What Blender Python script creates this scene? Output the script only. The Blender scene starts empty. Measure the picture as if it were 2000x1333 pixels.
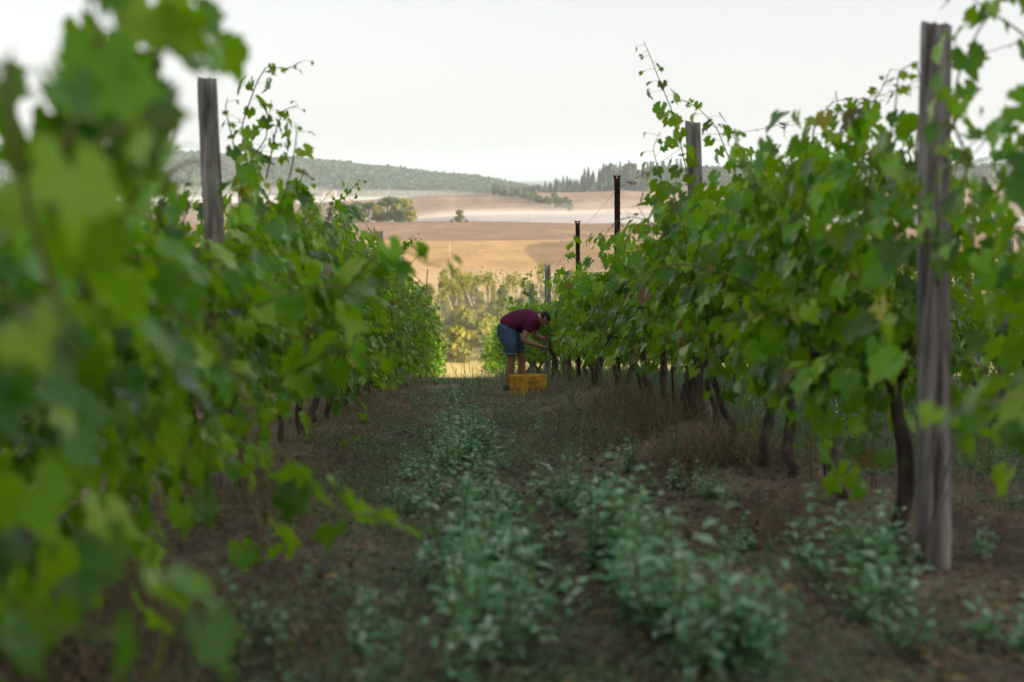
import bpy, bmesh, math, random
import numpy as np
from mathutils import Vector, Matrix

random.seed(11)
rng = np.random.default_rng(11)
S = bpy.context.scene
C = S.collection
R = math.radians

# ------------------------------------------------------------------ camera
F = 50.0 / 36.0 * 2000.0            # focal length in photo pixels
SLOPE = 0.1143                      # the vineyard runs downhill along +Y
CAM_Z = 0.83
cam_d = bpy.data.cameras.new('camera')
cam = bpy.data.objects.new('camera', cam_d)
C.objects.link(cam)
cam.location = (0, 0, CAM_Z)
cam.rotation_euler = (R(90 - 6.6), 0, R(-2.43))
cam_d.lens = 50
cam_d.sensor_width = 36
cam_d.clip_start = 0.05
cam_d.clip_end = 60000
cam_d.dof.use_dof = True
cam_d.dof.focus_distance = 16.5
cam_d.dof.aperture_fstop = 2.1
cam_d.dof.aperture_blades = 9
S.camera = cam
S.render.resolution_x, S.render.resolution_y = 1024, 682

# ------------------------------------------------------------------ light
SUN_AZ, SUN_EL = 112.0, 11.0        # degrees clockwise from +Y, degrees up
SUN_DIR = Vector((math.sin(R(SUN_AZ)) * math.cos(R(SUN_EL)), math.cos(R(SUN_AZ)) * math.cos(R(SUN_EL)), math.sin(R(SUN_EL))))
W = bpy.data.worlds.new('World')
S.world = W
W.use_nodes = True
wn = W.node_tree.nodes
wn.clear()
sky = wn.new('ShaderNodeTexSky')
sky.sky_type = 'NISHITA'
sky.sun_disc = False
sky.sun_elevation = R(SUN_EL)
sky.sun_rotation = R(SUN_AZ)
sky.altitude = 250
sky.air_density = 1.0
sky.dust_density = 2.0
sky.ozone_density = 1.0
hsv = wn.new('ShaderNodeHueSaturation')
hsv.inputs['Saturation'].default_value = 0.28
bg = wn.new('ShaderNodeBackground')
bg.inputs['Strength'].default_value = 0.12
wo = wn.new('ShaderNodeOutputWorld')
W.node_tree.links.new(sky.outputs[0], hsv.inputs['Color'])
milk = wn.new('ShaderNodeMix')                 # milky morning sky: evenly hazed over
milk.data_type = 'RGBA'
milk.inputs[0].default_value = 0.60
milk.inputs[7].default_value = (2.08, 2.04, 2.13, 1)
W.node_tree.links.new(hsv.outputs[0], milk.inputs[6])
W.node_tree.links.new(milk.outputs[2], bg.inputs['Color'])
W.node_tree.links.new(bg.outputs[0], wo.inputs['Surface'])
sun_d = bpy.data.lights.new('sun', 'SUN')
sun_d.energy = 4.7
sun_d.angle = R(0.6)
sun_d.color = (1.0, 0.80, 0.57)
sun = bpy.data.objects.new('sun', sun_d)
C.objects.link(sun)
sun.rotation_euler = (-SUN_DIR).to_track_quat('-Z', 'Y').to_euler()
S.view_settings.view_transform = 'Standard'
S.view_settings.look = 'None'
S.view_settings.gamma = 1
S.view_settings.use_curve_mapping = False
S.view_settings.exposure = 1.58
S.render.engine = 'CYCLES'
S.cycles.use_denoising = True
S.cycles.max_bounces = 5
S.cycles.diffuse_bounces = 2
S.cycles.glossy_bounces = 2
S.cycles.transmission_bounces = 3
S.cycles.volume_bounces = 2
S.cycles.transparent_max_bounces = 4
S.cycles.sample_clamp_indirect = 8
S.cycles.caustics_reflective = False
S.cycles.caustics_refractive = False

# ------------------------------------------------------------------ helpers
CAMM = cam.rotation_euler.to_matrix()


def pix(px, py, d):
    """photo pixel at camera depth d -> a point of the place"""
    v = CAMM @ Vector(((px - 1000) / F * d, -(py - 666.5) / F * d, -d))
    return Vector((v.x, v.y, v.z + CAM_Z))


def vnoise(x, y, seed=0):
    """smooth value noise in 0..1"""
    x = np.asarray(x, float); y = np.asarray(y, float)
    xi = np.floor(x).astype(np.int64); yi = np.floor(y).astype(np.int64)
    fx = x - xi; fy = y - yi
    fx = fx * fx * (3 - 2 * fx); fy = fy * fy * (3 - 2 * fy)

    def h(a, b):
        n = (a * 374761393 + b * 668265263 + seed * 974711) & 0x7fffffff
        n = ((n ^ (n >> 13)) * 1274126177) & 0x7fffffff
        n = n ^ (n >> 16)
        return (n & 0xffff) / 65535.0
    a = h(xi, yi); b = h(xi + 1, yi); c = h(xi, yi + 1); d = h(xi + 1, yi + 1)
    return (a * (1 - fx) + b * fx) * (1 - fy) + (c * (1 - fx) + d * fx) * fy


def sstep(a, b, x):
    t = np.clip((np.asarray(x, float) - a) / (b - a), 0, 1)
    return t * t * (3 - 2 * t)


def raw_mesh(name, V, T, smooth=False, attrs=None):
    """fast triangle (or quad) mesh from arrays; attrs: name -> per-vertex float or rgb"""
    V = np.asarray(V, np.float32).reshape(-1, 3)
    T = np.asarray(T, np.int32)
    k = T.shape[1]
    me = bpy.data.meshes.new(name)
    me.vertices.add(len(V)); me.vertices.foreach_set('co', V.ravel())
    me.loops.add(T.size); me.loops.foreach_set('vertex_index', T.ravel())
    me.polygons.add(len(T)); me.polygons.foreach_set('loop_start', np.arange(0, T.size, k, dtype=np.int32))
    me.polygons.foreach_set('use_smooth', np.full(len(T), smooth))
    for an, av in (attrs or {}).items():
        av = np.asarray(av, np.float32)
        if av.ndim == 1:
            a = me.attributes.new(an, 'FLOAT', 'POINT'); a.data.foreach_set('value', av)
        else:
            a = me.attributes.new(an, 'FLOAT_COLOR', 'POINT')
            if av.shape[1] == 3:
                av = np.concatenate([av, np.ones((len(av), 1), np.float32)], 1)
            a.data.foreach_set('color', av.ravel())
    me.update(calc_edges=True)
    return me


def link(name, me, mat=None, parent=None, loc=None, rot=None):
    o = bpy.data.objects.new(name, me)
    if mat is not None and me is not None and not me.materials:
        me.materials.append(mat)
    if parent is not None:
        o.parent = parent
    if loc is not None:
        o.location = loc
    if rot is not None:
        o.rotation_euler = rot
    C.objects.link(o)
    return o


def tag(o, label=None, cat=None, group=None, kind=None):
    if label: o['label'] = label
    if cat: o['category'] = cat
    if group: o['group'] = group
    if kind: o['kind'] = kind
    return o


def empty(name, loc, rotz=0):
    return link(name, None, loc=loc, rot=(0, 0, rotz))


class MB:
    """collects triangles of many shapes for ONE mesh"""
    def __init__(s):
        s.v = []; s.t = []; s.n = 0; s.a = []

    def add(s, V, T, a=0.0):
        V = np.asarray(V, float).reshape(-1, 3); T = np.asarray(T, int).reshape(-1, 3)
        s.v.append(V); s.t.append(T + s.n); s.n += len(V)
        s.a.append(np.full(len(V), a) if np.ndim(a) == 0 else np.asarray(a))

    def tube(s, P, r, k=6, cap=True, a=0.0, jit=0.0, flat=1.0):
        P = np.asarray(P, float); n = len(P)
        r = np.broadcast_to(np.asarray(r, float), (n,))
        tg = np.gradient(P, axis=0)
        tg /= np.linalg.norm(tg, axis=1, keepdims=True) + 1e-9
        ref = np.array([0.0, 0.0, 1.0]) if abs(tg[0][2]) < 0.8 else np.array([0.0, 1.0, 0.0])
        rings = []
        u = np.cross(tg[0], ref); u /= np.linalg.norm(u)
        for i in range(n):
            u = u - tg[i] * np.dot(u, tg[i]); u /= np.linalg.norm(u) + 1e-9
            w = np.cross(tg[i], u)
            th = np.arange(k) * 2 * math.pi / k
            rr = r[i] * (1 + (rng.random(k) - 0.5) * 2 * jit)
            rings.append(P[i] + np.outer(np.cos(th) * rr, u) + np.outer(np.sin(th) * rr * flat, w))
        V = np.concatenate(rings)
        T = []
        for i in range(n - 1):
            for j in range(k):
                a0 = i * k + j; a1 = i * k + (j + 1) % k
                T += [(a0, a1, a1 + k), (a0, a1 + k, a0 + k)]
        if cap:
            V = np.concatenate([V, P[:1], P[-1:]])
            c0 = n * k; c1 = c0 + 1
            for j in range(k):
                T.append((c0, (j + 1) % k, j)); T.append((c1, (n - 1) * k + j, (n - 1) * k + (j + 1) % k))
        s.add(V, T, a)

    def box(s, c, size, M=None, a=0.0):
        c = np.asarray(c, float); h = np.asarray(size, float) / 2
        V = np.array([[x, y, z] for x in (-1, 1) for y in (-1, 1) for z in (-1, 1)], float) * h
        if M is not None:
            V = V @ np.asarray(M).T
        V = V + c
        Q = [(0, 1, 3, 2), (4, 6, 7, 5), (0, 4, 5, 1), (2, 3, 7, 6), (0, 2, 6, 4), (1, 5, 7, 3)]
        T = []
        for q in Q:
            T += [(q[0], q[1], q[2]), (q[0], q[2], q[3])]
        s.add(V, T, a)

    def mesh(s, name, smooth=False):
        return raw_mesh(name, np.concatenate(s.v), np.concatenate(s.t), smooth, {'rnd': np.concatenate(s.a)})


# ------------------------------------------------------------------ materials
def new_mat(name):
    m = bpy.data.materials.new(name); m.use_nodes = True
    nt = m.node_tree; nt.nodes.clear()
    out = nt.nodes.new('ShaderNodeOutputMaterial')
    return m, nt, out


def N(nt, typ, **kw):
    n = nt.nodes.new(typ)
    for k, v in kw.items():
        if k.startswith('i_'):
            n.inputs[k[2:]].default_value = v
        else:
            setattr(n, k, v)
    return n


def ramp(nt, fac, stops):
    r = nt.nodes.new('ShaderNodeValToRGB')
    el = r.color_ramp.elements
    while len(el) < len(stops):
        el.new(0.5)
    for e, (p, c) in zip(el, stops):
        e.position = p; e.color = (c[0], c[1], c[2], 1)
    nt.links.new(fac, r.inputs['Fac'])
    return r.outputs['Color']


def math_n(nt, op, a, b=None):
    m = nt.nodes.new('ShaderNodeMath'); m.operation = op
    for i, v in enumerate((a, b)):
        if v is None: continue
        if isinstance(v, (int, float)): m.inputs[i].default_value = v
        else: nt.links.new(v, m.inputs[i])
    return m.outputs[0]


def mixc(nt, fac, a, b, typ='MIX'):
    m = nt.nodes.new('ShaderNodeMix'); m.data_type = 'RGBA'; m.blend_type = typ
    if isinstance(fac, (int, float)): m.inputs[0].default_value = fac
    else: nt.links.new(fac, m.inputs[0])
    for i, v in ((6, a), (7, b)):
        if isinstance(v, tuple): m.inputs[i].default_value = (v[0], v[1], v[2], 1)
        else: nt.links.new(v, m.inputs[i])
    return m.outputs[2]


def noise_n(nt, scale, detail=4, coord=None, rough=0.55):
    t = nt.nodes.new('ShaderNodeTexNoise')
    t.inputs['Scale'].default_value = scale; t.inputs['Detail'].default_value = detail
    t.inputs['Roughness'].default_value = rough
    if coord is not None: nt.links.new(coord, t.inputs['Vector'])
    return t.outputs['Fac']


def leaf_material(name, stops, transl, transl_fac, rough, spec, back=(0.10, 0.15, 0.075), patch=None):
    """thin leaf: coloured by a random number per leaf, lets some light through, slightly glossy"""
    m, nt, out = new_mat(name)
    L = nt.links.new
    at = N(nt, 'ShaderNodeAttribute', attribute_name='rnd')
    oi = N(nt, 'ShaderNodeObjectInfo')
    rn = math_n(nt, 'FRACT', math_n(nt, 'ADD', at.outputs['Fac'], oi.outputs['Random']))
    col = ramp(nt, rn, stops)
    geo = N(nt, 'ShaderNodeNewGeometry')
    nz = noise_n(nt, 26, 3, geo.outputs['Position'])
    col = mixc(nt, math_n(nt, 'MULTIPLY', nz, 0.5), col, mixc(nt, 0.5, col, (0.02, 0.05, 0.01)))
    if patch:
        ed = N(nt, 'ShaderNodeAttribute', attribute_name='edge')
        n2 = noise_n(nt, 9, 2, geo.outputs['Position'])
        f = math_n(nt, 'MULTIPLY', math_n(nt, 'GREATER_THAN', math_n(nt, 'MULTIPLY', n2, ed.outputs['Fac']), patch[1]), 0.85)
        col = mixc(nt, f, col, patch[0])
    bcol = mixc(nt, 0.55, col, back)
    col2 = mixc(nt, geo.outputs['Backfacing'], col, bcol)
    p = N(nt, 'ShaderNodeBsdfPrincipled')
    L(col2, p.inputs['Base Color'])
    p.inputs['Roughness'].default_value = rough
    p.inputs['Specular IOR Level'].default_value = spec
    t = N(nt, 'ShaderNodeBsdfTranslucent')
    L(mixc(nt, 0.65, col, transl), t.inputs['Color'])
    mx = N(nt, 'ShaderNodeMixShader'); mx.inputs[0].default_value = transl_fac
    L(p.outputs[0], mx.inputs[1]); L(t.outputs[0], mx.inputs[2]); L(mx.outputs[0], out.inputs['Surface'])
    return m


def solid(name, stops, scale=8, rough=0.8, bump=0.0, bscale=40, stretch=None, spec=0.3, metallic=0.0, objcol=False, bdist=0.02):
    m, nt, out = new_mat(name)
    L = nt.links.new
    tc = N(nt, 'ShaderNodeTexCoord')
    co = tc.outputs['Object']
    if stretch:
        mp = N(nt, 'ShaderNodeMapping'); mp.inputs['Scale'].default_value = stretch
        L(co, mp.inputs['Vector']); co = mp.outputs[0]
    f = noise_n(nt, scale, 6, co, 0.65)
    if objcol:
        oi = N(nt, 'ShaderNodeObjectInfo')
        f = math_n(nt, 'ADD', math_n(nt, 'MULTIPLY', f, 0.6), math_n(nt, 'MULTIPLY', oi.outputs['Random'], 0.4))
    p = N(nt, 'ShaderNodeBsdfPrincipled')
    L(ramp(nt, f, stops), p.inputs['Base Color'])
    p.inputs['Roughness'].default_value = rough
    p.inputs['Specular IOR Level'].default_value = spec
    p.inputs['Metallic'].default_value = metallic
    if bump:
        b = N(nt, 'ShaderNodeBump'); b.inputs['Strength'].default_value = bump; b.inputs['Distance'].default_value = bdist
        L(noise_n(nt, bscale, 5, co, 0.7), b.inputs['Height']); L(b.outputs[0], p.inputs['Normal'])
    L(p.outputs[0], out.inputs['Surface'])
    return m


LEAF_STOPS = [(0.0, (0.007, 0.050, 0.005)), (0.30, (0.018, 0.100, 0.006)), (0.52, (0.070, 0.23, 0.005)), (0.78, (0.21, 0.43, 0.008))]
M_LEAF = leaf_material('vine_leaf_mat', LEAF_STOPS + [
    (0.935, (0.28, 0.40, 0.012)), (0.955, (0.46, 0.36, 0.03)), (0.970, (0.22, 0.06, 0.012)), (1.0, (0.07, 0.014, 0.010))],
    (0.38, 0.74, 0.002), 0.38, 0.28, 0.34, back=(0.070, 0.16, 0.025), patch=((0.22, 0.10, 0.02), 0.66))
M_LEAF_GREEN = leaf_material('green_vine_leaf_mat', LEAF_STOPS + [(1.0, (0.25, 0.40, 0.010))],
    (0.38, 0.74, 0.002), 0.38, 0.28, 0.34, back=(0.070, 0.16, 0.025))
M_WEED = leaf_material('weed_leaf_mat', [
    (0.0, (0.09, 0.24, 0.095)), (0.4, (0.19, 0.40, 0.20)), (0.8, (0.36, 0.58, 0.38)), (1.0, (0.56, 0.70, 0.56))],
    (0.20, 0.45, 0.08), 0.28, 0.65, 0.15, back=(0.24, 0.32, 0.22))
M_COVER = leaf_material('cover_leaf_mat', [
    (0.0, (0.05, 0.10, 0.04)), (0.5, (0.10, 0.18, 0.09)), (0.9, (0.16, 0.25, 0.14)), (1.0, (0.24, 0.20, 0.08))],
    (0.16, 0.34, 0.08), 0.25, 0.6, 0.25)
M_STRAW = leaf_material('straw_mat', [
    (0.0, (0.085, 0.062, 0.042)), (0.5, (0.26, 0.190, 0.105)), (0.85, (0.46, 0.345, 0.18)), (1.0, (0.66, 0.50, 0.24))],
    (0.25, 0.17, 0.07), 0.10, 0.75, 0.15, back=(0.10, 0.07, 0.04))
M_TREE = leaf_material('tree_leaf_mat', [
    (0.0, (0.050, 0.085, 0.026)), (0.5, (0.080, 0.125, 0.036)), (1.0, (0.14, 0.17, 0.05))],
    (0.20, 0.27, 0.05), 0.3, 0.6, 0.2, back=(0.12, 0.15, 0.07))
M_PALETREE = leaf_material('pale_tree_leaf_mat', [
    (0.0, (0.15, 0.19, 0.03)), (0.5, (0.24, 0.27, 0.035)), (1.0, (0.38, 0.32, 0.05))],
    (0.44, 0.46, 0.03), 0.35, 0.6, 0.2, back=(0.16, 0.18, 0.09))
M_WOODLAND = leaf_material('woodland_mat', [
    (0.0, (0.035, 0.065, 0.022)), (0.6, (0.060, 0.100, 0.032)), (1.0, (0.10, 0.125, 0.04))],
    (0.10, 0.14, 0.04), 0.15, 0.7, 0.15, back=(0.05, 0.08, 0.03))
M_CONIFER = leaf_material('conifer_mat', [
    (0.0, (0.022, 0.048, 0.020)), (0.6, (0.038, 0.072, 0.026)), (1.0, (0.075, 0.10, 0.032))],
    (0.08, 0.12, 0.03), 0.12, 0.7, 0.15, back=(0.04, 0.07, 0.03))
M_BARK = solid('vine_bark_mat', [(0.3, (0.024, 0.018, 0.014)), (0.5, (0.075, 0.056, 0.043)), (0.7, (0.17, 0.13, 0.10))], 30, 0.9, 0.9, 60, (1, 1, 0.12), 0.2)
M_SHOOT = solid('vine_shoot_mat', [(0.3, (0.13, 0.075, 0.03)), (0.7, (0.20, 0.19, 0.06))], 5, 0.6, objcol=True)
M_POST = solid('weathered_wood_mat', [(0.28, (0.045, 0.038, 0.034)), (0.40, (0.15, 0.13, 0.118)), (0.52, (0.29, 0.26, 0.24)), (0.68, (0.48, 0.45, 0.42))], 30, 0.9, 1.0, 70, (1, 1, 0.06), 0.15)
M_RUST = solid('rusty_metal_mat', [(0.3, (0.030, 0.014, 0.010)), (0.6, (0.075, 0.032, 0.018)), (0.8, (0.13, 0.06, 0.03))], 25, 0.75, 0.5, 60, None, 0.3, 0.3)
M_WIRE = solid('wire_mat', [(0.3, (0.10, 0.09, 0.085)), (0.7, (0.22, 0.21, 0.20))], 40, 0.5, metallic=0.6)
M_GRAPE = solid('grape_mat', [(0.3, (0.012, 0.010, 0.03)), (0.7, (0.05, 0.05, 0.11))], 30, 0.45, spec=0.4)
M_PALEBARK = solid('pale_bark_mat', [(0.3, (0.26, 0.20, 0.14)), (0.7, (0.48, 0.40, 0.30))], 2, 0.9)
M_DARKBARK = solid('dark_bark_mat', [(0.3, (0.06, 0.045, 0.03)), (0.7, (0.14, 0.10, 0.07))], 2, 0.9)

# ------------------------------------------------------------------ the land
ROWS = {'right3': 7.25, 'right': 1.66, 'left': -1.15, 'right2': 4.45, 'left2': -3.95}
HZ = 345.0                           # photo row of the true horizon
BY = np.array([0, 4.8, 5.7, 7.5, 9.4, 11, 15, 20, 29, 60.])
BH_R = np.array([.0, .0, .13, .15, .25, .30, .31, .22, .06, .04])
BH_L = np.array([.10, .10, .10, .10, .11, .12, .12, .10, .05, .04])


def near_h(x, y, fine=True):
    x = np.asarray(x, float); y = np.asarray(y, float)
    z = -SLOPE * y - 0.0030 * np.maximum(y - 25, 0) ** 1.75
    for X, bh in ((1.66, BH_R), (-1.15, BH_L), (4.45, BH_L), (-3.95, BH_L)):
        z = z + np.interp(y, BY, bh) * np.exp(-((x - X) / np.interp(y, [0, 16, 20, 30], [0.50, 0.48, 0.34, 0.34])) ** 2)
    if fine:
        z = z + (vnoise(x * 1.3, y * 1.3, 1) - 0.5) * 0.07 + (vnoise(x * 5, y * 5, 2) - 0.5) * 0.05 + (vnoise(x * 13, y * 13, 3) - 0.5) * 0.03
        fade = 1 - sstep(30, 60, y)
        z = z + fade * 0.0
    return z


def zy(y, d):
    return CAM_Z + (HZ - np.asarray(y, float)) * np.asarray(d, float) / F


KD = np.array([60, 90, 115, 160, 200, 260, 330, 480, 650, 850, 930, 1050, 1250, 1600, 2600, 4200, 6000, 60000.])
KZ = np.array([-8.4, -14.6, -19.6, -27.0, -29.0, -29.5, -31.5, -30.0, -27.6, -26.6, -29.5, -40.0, -45.0, -45.0, -46.0, -46.0, -40.0, -40.0])
LAYERS = [  # distance of crest, width in front, width behind, (photo px, photo y of crest)
    (1900, 520, 600, [(-600, 420), (400, 412), (560, 400), (700, 392), (800, 386), (870, 381), (950, 378), (1060, 377), (1150, 375), (1250, 374), (1500, 374), (2000, 374), (2600, 380), (4000, 400)]),
    (2350, 430, 900, [(880, 400), (940, 388), (1000, 379), (1060, 372), (1120, 363), (1190, 352), (1260, 346), (1400, 344), (1500, 340), (1700, 345), (2000, 338), (2300, 330), (4000, 350)]),
    (3400, 700, 1500, [(-900, 315), (-200, 300), (0, 298), (200, 303), (380, 310), (450, 313), (560, 318), (640, 322), (700, 329), (760, 336), (830, 346), (930, 354), (980, 362), (1030, 371), (1100, 385), (1300, 400), (4000, 400)]),
    (9000, 2500, 4000, [(-900, 345), (850, 372), (1150, 374), (1500, 352), (1750, 336), (1850, 322), (1950, 303), (2050, 308), (2200, 325), (4000, 335)]),
]


def land_h(x, y):
    """height of the open country and, before 60 m, of the vineyard slope"""
    x = np.asarray(x, float); y = np.asarray(y, float)
    az = np.arctan2(x, y) - R(2.43)
    az = (az + math.pi) % (2 * math.pi) - math.pi
    d = np.hypot(x, y)
    px = 1000 + F * np.tan(np.clip(az, -1.2, 1.2))
    far = np.interp(d, KD, KZ) + (vnoise(x / 60, y / 60, 5) - 0.5) * 1.0 * sstep(120, 300, d)
    far = far + (vnoise(x / 330, y / 330, 6) - 0.5) * 5.0 * sstep(1000, 1400, d)
    far = far + (vnoise(x / 150 + 3, y / 190, 8) - 0.5) * 3.4 * sstep(380, 560, d) * (1 - sstep(930, 1000, d))
    fr = (np.abs(az) < 1.25)
    for D, wf, wb, crest in LAYERS:
        cp = np.array([c[0] for c in crest]); cy = np.array([c[1] for c in crest])
        zt = zy(np.interp(px, cp, cy), D) + (vnoise(px / 45, D, 7) - 0.5) * D * 0.0012
        t = np.where(d < D, (D - d) / wf, (d - D) / wb)
        prof = np.clip(1 - t, 0, 1); prof = prof * prof * (3 - 2 * prof)
        far = np.where(fr, np.maximum(far, far + (zt - far) * prof), far)
    up = -SLOPE * np.minimum(y, 60)                       # behind and beside the camera the slope goes on
    up = np.where(y < 0, 40 * (1 - np.exp(np.minimum(y, 0) * SLOPE / 40)), up)
    nr = up - 0.0030 * np.maximum(y - 25, 0) ** 1.75
    side = sstep(60, 115, np.where(y > 0, np.maximum(y, d * 0.6), 0))
    h = nr * (1 - side) + far * side
    h = h + 11.0 * np.exp(-((x - 108) / 36) ** 2 - ((y + 55) / 62) ** 4)   # unseen wooded knoll added uphill on the right to shade the vines
    return h


def ground(x, y):
    return near_h(x, y) if y < 62 and -12 < x < 12 else float(land_h(x, y))


# far sheet: rings round the camera, fine in front
azs = np.concatenate([np.arange(-180, -26, 5.0), np.arange(-26, 26.01, 0.1), np.arange(31, 180.1, 5.0)])
azs[-1] = 180
rad = np.concatenate([[2.0], np.geomspace(12, 100, 30)[:-1], np.geomspace(100, 14000, 262)])
RA, AZ = np.meshgrid(rad, np.radians(azs), indexing='ij')
gx = RA * np.sin(AZ); gy = RA * np.cos(AZ)
gz = land_h(gx, gy)
gz = gz - 0.45 * (1 - sstep(58, 66, gy)) * (np.abs(gx) < 14) * (gy > -8)
nr_, na_ = RA.shape
idx = np.arange(nr_ * na_).reshape(nr_, na_)
Q = np.stack([idx[:-1, :-1], idx[:-1, 1:], idx[1:, 1:], idx[1:, :-1]], -1).reshape(-1, 4)[:, ::-1]
# what grows or lies where: a map of the fields
PX = 1000 + F * np.tan(np.clip(AZ - R(2.43), -1.2, 1.2))
PY = HZ + F * (CAM_Z - gz) / RA
n1 = vnoise(gx / 25, gy / 25, 21); n2 = vnoise(gx / 7, gy / 30, 22); n3 = vnoise(gx / 120, gy / 120, 23)


def cc(*c): return np.array(c, float)


col = np.zeros(RA.shape + (3,)) + cc(0.07, 0.055, 0.035)
def put(mask, c, c2=None):
    m = mask[..., None]
    cv = cc(*c) if c2 is None else cc(*c) * (1 - n1[..., None]) + cc(*c2) * n1[..., None]
    global col
    col = col * (1 - m) + cv * m
put(sstep(60, 75, RA), (0.56, 0.45, 0.17), (0.62, 0.47, 0.19))
put(sstep(232, 238, RA), (0.26, 0.27, 0.09), (0.38, 0.33, 0.12))
edge1 = 368 + 40 * (vnoise(PX / 60, RA * 0, 24) - 0.5)
put(sstep(edge1 - 10, edge1 + 14, RA), (0.46, 0.305, 0.130), (0.53, 0.36, 0.165))
yedge = np.interp(PY, [455, 466, 470, 474, 480, 488, 500, 515, 530, 545, 580], [1500, 1330, 1100, 1046, 1026, 1024, 1034, 1052, 1074, 1100, 1160])
put(sstep(-2, 2, PX - yedge) * sstep(330, 336, RA) * (1 - sstep(655, 662, RA)), (0.29, 0.195, 0.10), (0.36, 0.25, 0.13))
e2 = 655 + 8 * (vnoise(PX / 150, RA * 0, 25) - 0.5)
put(sstep(e2 - 3, e2 + 3, RA), (0.25, 0.165, 0.105), (0.31, 0.21, 0.135))
st = np.exp(-((PY - (449 + (PX - 1060) * 0.055)) / 2.2) ** 2) * sstep(1050, 1090, PX) * (RA > 640) * (RA < 900)
put(st * 0.8, (0.52, 0.36, 0.17))
put(sstep(900, 960, RA), (0.27, 0.185, 0.13), (0.33, 0.23, 0.15))
ln = np.exp(-((PY - 389 - 3 * np.sin(PX / 90)) / 1.5) ** 2) * (RA > 1400) * (RA < 2000)
put(ln * 0.5, (0.40, 0.27, 0.17))
put(sstep(2080, 2130, RA) * (PX > 940), (0.10, 0.11, 0.045))
put(sstep(2300, 2500, RA), (0.06, 0.085, 0.035))
put(sstep(5500, 6000, RA), (0.08, 0.11, 0.05))
put((np.abs(AZ) > 1.0) * 1.0 * sstep(20, 40, RA), (0.20, 0.17, 0.07), (0.14, 0.15, 0.06))
col *= (0.86 + 0.28 * n2[..., None]) * (0.93 + 0.14 * n3[..., None])

m, nt, out = new_mat('land_mat')
at = N(nt, 'ShaderNodeAttribute', attribute_name='col')
geo = N(nt, 'ShaderNodeNewGeometry')
mp = N(nt, 'ShaderNodeMapping'); mp.inputs['Scale'].default_value = (0.55, 0.16, 0.3); mp.inputs['Rotation'].default_value = (0, 0, 0.5)
nt.links.new(geo.outputs['Position'], mp.inputs['Vector'])
nz = noise_n(nt, 1.0, 5, mp.outputs[0], 0.7)
nz2 = noise_n(nt, 0.05, 4, geo.outputs['Position'])
f = math_n(nt, 'ADD', math_n(nt, 'MULTIPLY', nz, 0.7), math_n(nt, 'MULTIPLY', nz2, 0.5))
c1 = mixc(nt, 1.0, at.outputs['Color'], ramp(nt, f, [(0.3, (0.62, 0.60, 0.58)), (0.85, (1.25, 1.25, 1.25))]), 'MULTIPLY')
p = N(nt, 'ShaderNodeBsdfPrincipled'); p.inputs['Roughness'].default_value = 0.95; p.inputs['Specular IOR Level'].default_value = 0.1
nt.links.new(c1, p.inputs['Base Color'])
bp = N(nt, 'ShaderNodeBump'); bp.inputs['Strength'].default_value = 0.6; bp.inputs['Distance'].default_value = 0.25
nt.links.new(noise_n(nt, 0.8, 4, mp.outputs[0], 0.7), bp.inputs['Height']); nt.links.new(bp.outputs[0], p.inputs['Normal'])
nt.links.new(p.outputs[0], out.inputs['Surface'])
M_LAND = m
land = link('hills', raw_mesh('hills', np.stack([gx, gy, gz], -1).reshape(-1, 3), Q, True, {'col': col.reshape(-1, 3)}), M_LAND)
tag(land, 'stubble fields, brown hill and wooded ridges beyond the vineyard', kind='structure')

# near ground: the vineyard soil
xs = np.arange(-12, 12.01, 0.11); ys = np.concatenate([np.arange(-6, 1, 0.3), np.arange(1, 34, 0.11), np.arange(34, 68, 0.3)])
YG, XG = np.meshgrid(ys, xs, indexing='ij')
ZG = near_h(XG, YG)
ZG = np.where(YG > 60, ZG - (YG - 60) * 0.2, ZG)
idx = np.arange(YG.size).reshape(YG.shape)
Q = np.stack([idx[:-1, :-1], idx[:-1, 1:], idx[1:, 1:], idx[1:, :-1]], -1).reshape(-1, 4)
m, nt, out = new_mat('soil_mat')
geo = N(nt, 'ShaderNodeNewGeometry')
pos = geo.outputs['Position']
mp = N(nt, 'ShaderNodeMapping'); mp.inputs['Scale'].default_value = (1.0, 0.35, 1.0)
nt.links.new(pos, mp.inputs['Vector'])
big = noise_n(nt, 1.6, 5, mp.outputs[0], 0.6); fine = noise_n(nt, 28, 6, pos, 0.75)
soil = ramp(nt, math_n(nt, 'ADD', math_n(nt, 'MULTIPLY', big, 0.6), math_n(nt, 'MULTIPLY', fine, 0.4)),
            [(0.33, (0.030, 0.022, 0.016)), (0.45, (0.10, 0.076, 0.055)), (0.54, (0.22, 0.170, 0.120)), (0.65, (0.42, 0.335, 0.245))])
p = N(nt, 'ShaderNodeBsdfPrincipled'); p.inputs['Roughness'].default_value = 0.95; p.inputs['Specular IOR Level'].default_value = 0.15
nt.links.new(soil, p.inputs['Base Color'])
bp = N(nt, 'ShaderNodeBump'); bp.inputs['Strength'].default_value = 1.0; bp.inputs['Distance'].default_value = 0.03
nt.links.new(fine, bp.inputs['Height']); nt.links.new(bp.outputs[0], p.inputs['Normal'])
nt.links.new(p.outputs[0], out.inputs['Surface'])
grd = link('ground', raw_mesh('ground', np.stack([XG, YG, ZG], -1).reshape(-1, 3), Q, True), m)
tag(grd, 'bare reddish brown soil of the vineyard alley', kind='structure')

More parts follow.
